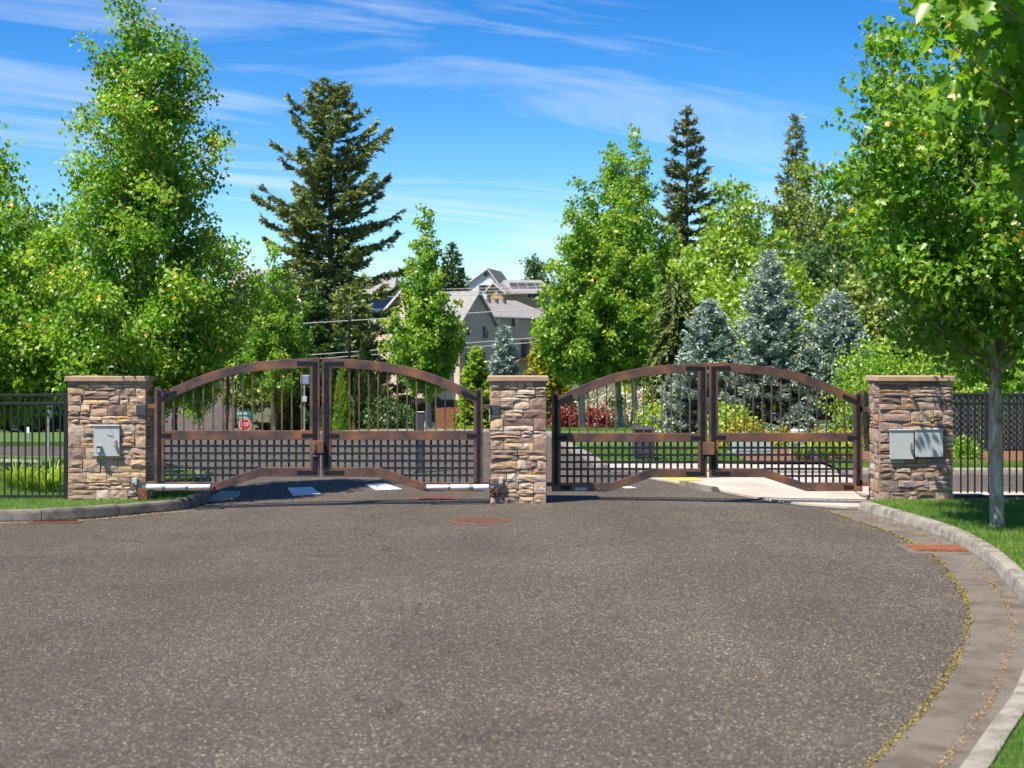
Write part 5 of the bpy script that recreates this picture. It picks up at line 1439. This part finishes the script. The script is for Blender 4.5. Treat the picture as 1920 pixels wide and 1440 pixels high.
tx = text_mesh('STOP', .20, 'lettering', 'sign_white', ss, (x, Y - .011, zc_))
tx.scale = (.82, 1.25, 1)
def blade(p0, p1, q0, q1, Yb, mat, marks):
    b_ = MB().box(XP(p0, Y), XP(p1, Y), Yb, Yb + .006, ZP(q1, Y), ZP(q0, Y)).build('name_blade', mat, ss)
    a = p0 + 1.2
    r2 = random.Random(int(p0 * 10)); mb = MB()
    hgt = (q1 - q0) * .52; qm = (q0 + q1) / 2
    for wd, gap in marks:
        mb.box(XP(a, Y), XP(a + wd, Y), Yb - .004, Yb - .001, ZP(qm + hgt / 2, Y), ZP(qm - hgt / 2 * r2.uniform(.3, 1), Y)); a += wd + gap
    mb.build('lettering', 'sign_white', b_)
blade(444, 470.5, 771.5, 778.5, Y - .004, 'sign_green', [(1.0, .3), (1.0, 1.8)] + [(1.1, .45)] * 9)
blade(447.5, 469.5, 779.2, 785, Y + .02, 'sign_green', [(.8, .3), (.8, 1.5)] + [(.8, .5)] * 9)

# street lamp
def lamp(px, Y, py_top, py_glass, label):
    x = XP(px, Y); zb = tz(x, Y); zt = ZP(py_top, Y); zg = ZP(py_glass, Y)
    root = empty('street_lamp', (x, Y, zb), label, 'street lamp')
    MB().tube([(x, Y, zb), (x, Y, zb + .25), (x, Y, zb + .45), (x, Y, zb + .9)], [.22, .20, .11, .085], 12).build('base', 'black_iron', root)
    MB().tube([(x, Y, zb + .9), (x, Y, zg - .1)], [.075, .06], 10).build('pole', 'black_iron', root)
    MB().tube([(x, Y, zg - .1), (x, Y, zg)], [.10, .14], 12).build('collar', 'black_iron', root)
    MB().tube([(x, Y, zg), (x, Y, (zg + zt) / 2), (x, Y, zt - .08)], [.12, .24, .22], 14).build('globe', 'lamp_glass', root)
    MB().tube([(x, Y, zt - .08), (x, Y, zt)], [.26, .05], 14).build('hood', 'lamp_glass', root)
lamp(441.5, 115, 706, 716, 'black street lamp with a pale lantern beside the rising street')
lamp(172.5, 118, 655, 662, 'black street lamp before the far stone retaining wall')
# solar panel post
Y = 59; x = XP(571, Y); zb = tz(x, Y)
sol = empty('solar_post', (x, Y, zb), 'galvanized post with a small solar panel and a meter box', 'post')
MB().cyl((x, Y, zb), (x, Y, ZP(719, Y)), .035, 10).build('post', 'galvanized', sol)
MB().box(XP(564.5, Y), XP(579, Y), Y - .05, Y - .02, ZP(719.5, Y), ZP(704, Y)).build('panel', 'solar_cell', sol, .003)
MB().box(XP(563.8, Y), XP(579.7, Y), Y - .0195, Y - .01, ZP(720.2, Y), ZP(703.3, Y)).build('panel_frame', 'sign_white', sol)
MB().box(XP(566, Y), XP(576, Y), Y - .16, Y - .04, ZP(753, Y), ZP(743, Y)).build('meter_box', 'meter_grey', sol, .006)
# dark pole with light sleeve
Y = 63; x = XP(655, Y); zb = tz(x, Y)
po = empty('utility_pole', (x, Y, zb), 'thin dark pole with a grey tip in front of the huge fir', 'pole')
MB().tube([(x, Y, zb), (x, Y, ZP(592, Y))], [.07, .055], 10).build('pole', 'black_iron', po)
MB().tube([(x, Y, ZP(592, Y)), (x, Y, ZP(574, Y)), (x, Y, ZP(571, Y))], [.045, .045, .02], 10).build('tip', 'plate_blue', po)
# overhead wires
def wire(p, q, Y, sag, r, label):
    P0 = Vector((XP(p[0], Y), Y, ZP(p[1], Y))); P1 = Vector((XP(q[0], Y), Y, ZP(q[1], Y)))
    pts = [P0.lerp(P1, k / 24) - Vector((0, 0, sag * 4 * (k / 24) * (1 - k / 24))) for k in range(25)]
    tag(MB().tube(pts, r, 5).build('overhead_wire', 'wire_grey', None, 0, True), label, 'wire', 'overhead wires')
wire((-60, 640), (2000, 504), 75, .25, .020, 'single upper overhead wire crossing the beige gables')
wire((-60, 708), (2000, 545), 74, .25, .018, 'upper of the close pair of overhead wires crossing the beige house')
wire((-60, 716), (2000, 554), 74.2, .25, .018, 'lower of the close pair of overhead wires crossing the beige house')
for k, lb in enumerate(('top strand of the overhead wires behind the huge fir', 'second strand of the overhead wires behind the huge fir', 'lowest strand of the overhead wires behind the huge fir')):
    wire((-60, 560 + k * 5), (2000, 505 + k * 7), 135, .3, .03, lb)
# stone retaining wall on the far left
Y0 = 132
root = empty('retaining_wall', (XP(150, Y0), Y0, tz(XP(150, Y0), Y0)), 'rough stone retaining wall far behind the pillar with one cabinet', 'wall')
r2 = random.Random(5)
for row in range(4):
    x = XP(60, Y0) + row * .2
    while x < XP(225, Y0):
        w_ = r2.uniform(.45, 1.1); z0 = ZP(722, Y0) + row * .42
        MB().box(x, x + w_ - .05, Y0 + row * .06 + r2.uniform(0, .12), Y0 + 1, z0, z0 + .39).build('stone', 'hill_stone', root, .05)
        x += w_
# weathered board fence stepping down and a small cedar fence
def board_fence(p, q, Y0, Y1, hgt, bw, mat, name, label):
    a, b_ = np.array([XP(p[0], Y0), Y0, ZP(p[1], Y0)]), np.array([XP(q[0], Y1), Y1, ZP(q[1], Y1)])
    L = np.linalg.norm((b_ - a)[:2]); k = int(L / bw); root = empty(name, tuple(a - np.array([0, 0, hgt])), label, 'fence')
    ang = math.atan2(b_[1] - a[1], b_[0] - a[0]); me = None
    for i in range(k):
        c = a + (b_ - a) * (i + .5) / k
        if me is None:
            o = MB().box(-bw / 2 + .008, bw / 2 - .008, -.01, .01, -hgt, 0).build('board', mat); o.parent = root; me = o.data
        else: o = bpy.data.objects.new('board', me); coll.objects.link(o); o.parent = root
        o.location = Vector(c) + Vector((0, 0, rnd.uniform(-.015, .015))) - root.location; o.rotation_euler = (0, 0, ang)
    for f in (.25, .85):
        s0, s1 = a - np.array([0, 0, hgt * f]), b_ - np.array([0, 0, hgt * f])
        MB().tube([tuple(s0 + np.array([0, .05, 0])), tuple(s1 + np.array([0, .05, 0]))], .03, 4).build('rail', mat, root)
board_fence((640, 738), (792, 776), 86, 70, 1.8, .15, 'fence_wood', 'board_fence', 'weathered dark board fence stepping down behind the cedars')
board_fence((740, 744), (905, 752), 120, 118, 1.9, .16, 'fence_wood', 'board_fence', 'brown board fence at the foot of the beige house')
board_fence((818, 765), (862, 763), 66, 66, 1.0, .10, 'fence_cedar', 'cedar_fence', 'small orange brown cedar picket fence by the slim maple')

# ------------------------------------------------------------------ houses
class House:
    """local frame: u along the facade, n out of the facade towards the viewer"""
    def __init__(s, name, label, org, ang):
        s.o = Vector(org); s.root = empty(name, org, label, 'house')
        s.u = Vector((math.cos(ang), math.sin(ang), 0)); s.n = Vector((math.sin(ang), -math.cos(ang), 0))
    def w(s, u, n_, z): return tuple(s.o + s.u * u + s.n * n_ + Vector((0, 0, z)))
    def box(s, u0, u1, n0, n1, z0, z1, name, mat, parent=None):
        mb = MB(); mb.add([s.w(u0, n1, z0), s.w(u1, n1, z0), s.w(u1, n0, z0), s.w(u0, n0, z0), s.w(u0, n1, z1), s.w(u1, n1, z1), s.w(u1, n0, z1), s.w(u0, n0, z1)],
                          [(0, 3, 2, 1), (4, 5, 6, 7), (0, 1, 5, 4), (1, 2, 6, 5), (2, 3, 7, 6), (3, 0, 4, 7)])
        return mb.build(name, mat, parent or s.root)
    def poly(s, pts, thick, name, mat, parent=None):    # flat slab, thickened along its normal
        P_ = [Vector(s.w(*p_)) for p_ in pts]; nn = (P_[1] - P_[0]).cross(P_[2] - P_[0]).normalized(); k = len(P_)
        mb = MB(); mb.add(P_ + [p_ - nn * thick for p_ in P_], [tuple(range(k)), tuple(range(2 * k - 1, k - 1, -1))] + [((i + 1) % k, i, i + k, (i + 1) % k + k) for i in range(k)])
        return mb.build(name, mat, parent or s.root)
    def siding(s, u0, u1, z0, z1, n_, mat, gable=None, rows=.18, face='n', wall_name='siding_board'):
        """lapped boards on a wall, one mesh part; gable(z) trims u to the roof slope"""
        mb = MB(); z = z0
        while z < z1 - .02:
            zz = min(z + rows, z1)
            a0, a1 = (u0, u1) if gable is None else gable(z); b0, b1 = (u0, u1) if gable is None else gable(zz)
            if a1 - a0 > .05:
                if face == 'n': q = [s.w(a0, n_ + .05, z), s.w(a1, n_ + .05, z), s.w(b1, n_ + .012, zz), s.w(b0, n_ + .012, zz), s.w(a1, n_, z), s.w(a0, n_, z)]
                else: q = [s.w(n_ - .05, a1, z), s.w(n_ - .05, a0, z), s.w(n_ - .012, b0, zz), s.w(n_ - .012, b1, zz), s.w(n_, a0, z), s.w(n_, a1, z)]
                mb.add(q, [(0, 1, 2, 3), (1, 0, 5, 4)])
            z = zz
        o = mb.build(wall_name, mat, s.root); o['kind'] = 'stuff'; return o
    def window(s, u, z, w_, h, n_, trim='trim_white', split=True):
        f = s.box(u - w_ / 2 - .09, u + w_ / 2 + .09, n_, n_ + .09, z - .09, z + h + .09, 'window', trim)
        if split:
            s.box(u - w_ / 2, u - .03, n_ + .07, n_ + .095, z, z + h, 'pane', 'curtain', f); s.box(u + .03, u + w_ / 2, n_ + .07, n_ + .095, z, z + h, 'pane', 'window_glass', f)
        else: s.box(u - w_ / 2, u + w_ / 2, n_ + .07, n_ + .095, z, z + h, 'pane', 'window_glass', f)
        return f
# beige house with the steep gable
Yh = 180; S_ = Yh / F
ang = math.atan2(.81, .58)
org = (XP(862, Yh), Yh, tz(XP(862, Yh), Yh))
gz = org[2]
def hz(py): return ZP(py, Yh) - gz
hb = House('gabled_house', 'big beige sided house with a steep grey gable and rows of windows', org, ang)
ez, az_, gw = hz(602), hz(545), 7.0
depth = 9.6
hb.box(0, gw, -depth, 0, -1.5, ez, 'wall', 'siding')
hb.poly([(0, 0, ez), (gw, 0, ez), (gw / 2, 0, az_ - .15)], .25, 'gable_wall', 'siding')
hb.siding(0, gw, 0, ez, 0, 'siding')
hb.siding(0, gw, ez, az_ - .3, 0, 'siding', lambda z: (gw / 2 * (z - ez) / (az_ - ez), gw - gw / 2 * (z - ez) / (az_ - ez)))
hb.siding(-depth, 0, 0, ez, 0, 'siding', None, .18, 'u')
sl = (az_ - ez) / (gw / 2)
ov = .45
rl = hb.poly([(-ov, .4, ez - ov * sl + .12), (gw / 2, .4, az_ + .12), (gw / 2, -depth - 2, az_ + .12), (-ov, -depth - 2, ez - ov * sl + .12)], .14, 'roof', 'shingle')
hb.poly([(gw / 2, .4, az_ + .12), (gw + ov, .4, ez - ov * sl + .12), (gw + ov, -depth - 2, ez - ov * sl + .12), (gw / 2, -depth - 2, az_ + .12)], .14, 'roof', 'shingle')
for a0, a1 in (((-ov, ez - ov * sl), (gw / 2, az_)), ((gw / 2, az_), (gw + ov, ez - ov * sl))):
    hb.poly([(a0[0], .44, a0[1] - .16), (a1[0], .44, a1[1] - .16), (a1[0], .44, a1[1] + .13), (a0[0], .44, a0[1] + .13)], .04, 'rake_board', 'trim_white')
hb.box(-ov - .1, -ov, -depth - 2, .4, ez - ov * sl - .08, ez - ov * sl + .1, 'gutter', 'trim_white')
for uu, py0, py1, ww in ((gw * .72, 634, 610, 1.1), (gw * .2, 629, 613, .9), (gw * .2, 688, 662, 1.2), (gw * .62, 688, 660, 1.3), (gw * .15, 722, 712, 1.4), (gw * .72, 735, 715, 1.4)):
    hb.window(uu, hz(py0), ww, hz(py1) - hz(py0), .05, 'trim_white')
# right wing
w1, ww2 = gw, gw + 15.5
ez2, rz2 = hz(590), hz(553)
hb.box(w1, ww2, -9, -1.2, -1.5, ez2, 'wall', 'siding')
hb.siding(w1, ww2, 0, ez2, -1.2, 'siding')
hb.poly([(w1 - .2, -.6, ez2 - .1), (ww2 + .5, -.6, ez2 - .1), (ww2 - 3.5, -5.2, rz2), (w1 - 2, -5.2, rz2)], .16, 'roof', 'shingle')
hb.poly([(ww2 + .5, -.6, ez2 - .1), (ww2 + .5, -9.8, ez2 - .1), (ww2 - 3.5, -5.2, rz2)], .16, 'roof', 'shingle')
hb.poly([(w1 - 2, -5.2, rz2), (ww2 - 3.5, -5.2, rz2), (ww2 + .5, -9.8, ez2 - .1), (w1 - .2, -9.8, ez2 - .1)], .16, 'roof', 'shingle')
hb.box(w1, ww2 + .5, -.62, -.5, ez2 - .2, ez2 - .04, 'gutter', 'trim_white')
for uu, py0, py1, ww in ((gw + 2.0, 609, 592, 1.5), (gw + 6.0, 609, 592, 1.5), (gw + 10.8, 614, 593, 2.4), (gw + 14, 612, 594, 1.3)):
    hb.window(uu, hz(py0), ww, hz(py1) - hz(py0), -1.15)
hb.window(gw + 8.3, hz(671), 1.5, hz(638) - hz(671), -1.15, 'trim_dark')
hb.window(gw + 3.3, hz(668), 1.3, hz(645) - hz(668), -1.15)
dk = hb.box(gw + 5, ww2, -1.1, 1.6, hz(674), hz(672), 'deck', 'deck_wood')
for k in range(22):
    uu = gw + 5 + k * .48
    hb.box(uu, uu + .06, 1.5, 1.56, hz(672), hz(659), 'baluster', 'deck_wood')
hb.box(gw + 5, ww2, 1.48, 1.6, hz(659), hz(658), 'handrail', 'deck_wood')
dk2 = hb.box(-.5, 3.6, .1, 2.2, hz(703), hz(701), 'deck', 'deck_wood')
for k in range(10): hb.box(-.5 + k * .42, -.44 + k * .42, 2.1, 2.16, hz(701), hz(686), 'baluster', 'deck_wood')
hb.box(-.5, 3.6, 2.08, 2.2, hz(686), hz(685), 'handrail', 'deck_wood')
for k in range(5): hb.box(gw + 1.2 + k * 1.7, gw + 1.6 + k * 1.7, -4.6, -4.2, rz2 - .5, rz2 + .05, 'roof_vent', 'trim_dark', rl)
# second beige house, its sunlit wall behind the slim maple
org = (XP(700, 150), 150, tz(XP(700, 150), 150))
def hz(py): return ZP(py, 150) - org[2]
hc = House('beige_house', 'sunlit pinkish beige house wall behind the slim maple and column cedars', org, math.radians(-46))
gw, ez, az_ = 8.8, hz(612), hz(541)
hc.box(0, gw, -3, 0, -1, ez, 'wall', 'siding')
hc.poly([(0, 0, ez), (gw, 0, ez), (gw * .62, 0, az_ - .15)], .25, 'gable_wall', 'siding')
hc.siding(0, gw, 0, ez, 0, 'siding', None, .2)
hc.siding(0, gw, ez, az_ - .3, 0, 'siding', lambda z: (gw * .62 * (z - ez) / (az_ - ez), gw - gw * .38 * (z - ez) / (az_ - ez)), .2)
hc.poly([(-.5, .5, ez - .3), (gw * .62, .5, az_ + .1), (gw * .62, -3, az_ + .1), (-.5, -3, ez - .3)], .15, 'roof', 'shingle')
hc.poly([(gw * .62, .5, az_ + .1), (gw + .5, .5, ez - .4), (gw + .5, -3, ez - .4), (gw * .62, -3, az_ + .1)], .15, 'roof', 'shingle')
hc.poly([(-.5, .53, ez - .55), (gw * .62, .53, az_ - .15), (gw * .62, .53, az_ + .12), (-.5, .53, ez - .28)], .04, 'rake_board', 'trim_white')
hc.poly([(gw * .62, .53, az_ - .15), (gw + .5, .53, ez - .65), (gw + .5, .53, ez - .38), (gw * .62, .53, az_ + .12)], .04, 'rake_board', 'trim_white')
hc.box(0, gw, -.02, .12, -1, .35, 'foundation', 'foundation')
hc.window(gw * .55, hz(660), 1.1, 1.3, .04)
hc.window(gw * .80, hz(700), 1.1, 1.3, .04)
# houses on the hill
def hill_house(px0, px1, py_base, py_eave, py_ridge, Y, mat, roofm, name, label, apex=.5, ang=0.0, d=9, wins=(), panel=False):
    org = (XP(px0, Y), Y, ZP(py_base, Y)); z0 = org[2]
    H_ = House(name, label, org, ang); w_ = (px1 - px0) * Y / F / math.cos(ang)
    e, a = ZP(py_eave, Y) - z0, ZP(py_ridge, Y) - z0
    H_.box(0, w_, -d, 0, -6, e, 'wall', mat)
    if apex is not None:
        H_.poly([(0, 0, e), (w_, 0, e), (w_ * apex, 0, a - .2)], .3, 'gable_wall', mat)
        H_.siding(0, w_, 0, e, 0, mat, None, .35)
        H_.poly([(-.6, .6, e - .4), (w_ * apex, .6, a), (w_ * apex, -d, a), (-.6, -d, e - .4)], .2, 'roof', roofm)
        H_.poly([(w_ * apex, .6, a), (w_ + .6, .6, e - .4), (w_ + .6, -d, e - .4), (w_ * apex, -d, a)], .2, 'roof', roofm)
        H_.poly([(-.6, .64, e - .75), (w_ * apex, .64, a - .35), (w_ * apex, .64, a + .02), (-.6, .64, e - .38)], .05, 'rake_board', 'trim_white')
        H_.poly([(w_ * apex, .64, a - .35), (w_ + .6, .64, e - .75), (w_ + .6, .64, e - .38), (w_ * apex, .64, a + .02)], .05, 'rake_board', 'trim_white')
    else:
        rf = H_.poly([(-.6, .7, e - .2), (w_ + .6, .7, e - .2), (w_ - .8, -d / 2, a), (.8, -d / 2, a)], .2, 'roof', roofm)
        H_.poly([(.8, -d / 2, a), (w_ - .8, -d / 2, a), (w_ + .6, -d, e - .2), (-.6, -d, e - .2)], .2, 'roof', roofm)
        H_.poly([(-.6, -d, e - .2), (-.6, .7, e - .2), (.8, -d / 2, a)], .2, 'roof', roofm)
        H_.poly([(w_ + .6, .7, e - .2), (w_ + .6, -d, e - .2), (w_ - .8, -d / 2, a)], .2, 'roof', roofm)
        H_.box(-.6, w_ + .6, .66, .82, e - .45, e - .18, 'gutter', 'trim_white')
        if panel:
            f0, f1 = .25, .72
            for k in range(4):
                ua = w_ * .18 + k * 1.75
                def rp(u, f): return (u, .7 + f * (-d / 2 - .7), e - .2 + f * (a - e + .2) + .12)
                H_.poly([rp(ua, f0), rp(ua + 1.6, f0), rp(ua + 1.6, f1), rp(ua, f1)], .06, 'solar_panel', 'curtain', rf)
    for uf, py0, py1, wm in wins: H_.window(uf * w_, ZP(py0, Y) - z0, wm, ZP(py1, Y) - ZP(py0, Y), .05)
    return H_
hill_house(874, 934, 556, 533, 503, 330, 'siding_white', 'shingle_dark', 'white_house', 'white gabled house on the hilltop above the beige house', .68, math.radians(-12), 14, ((.66, 519, 511, 1.3), (.52, 548, 535, 1.6), (.62, 548, 535, 1.6)))
hill_house(944, 1030, 562, 545, 522, 300, 'siding_tan', 'shingle', 'tan_house', 'tan house with solar panels on its roof up on the hill', None, math.radians(8), 11, ((.62, 558, 548, 1.8), (.82, 558, 547, 2.4)), True)
hill_house(913, 944, 560, 545, 529, 294, 'siding_tan', 'shingle', 'small_tan_house', 'small tan gable beside the house with solar panels', .4, math.radians(-14), 8, ((.75, 551, 546, .9),))
hill_house(655, 735, 585, 547, 516, 225, 'siding_blue', 'shingle', 'blue_house', 'dark blue house with a grey hip roof behind the huge fir', None, math.radians(-10), 12, ((.45, 560, 550, 1.8), (.78, 560, 550, 1.8)))
hill_house(425, 560, 560, 535, 500, 250, 'siding_white', 'shingle', 'pale_house', 'pale house roof glimpsed between the light green maple and the fir', None, math.radians(5), 12, ((.3, 555, 545, 1.6), (.7, 555, 545, 1.6)))
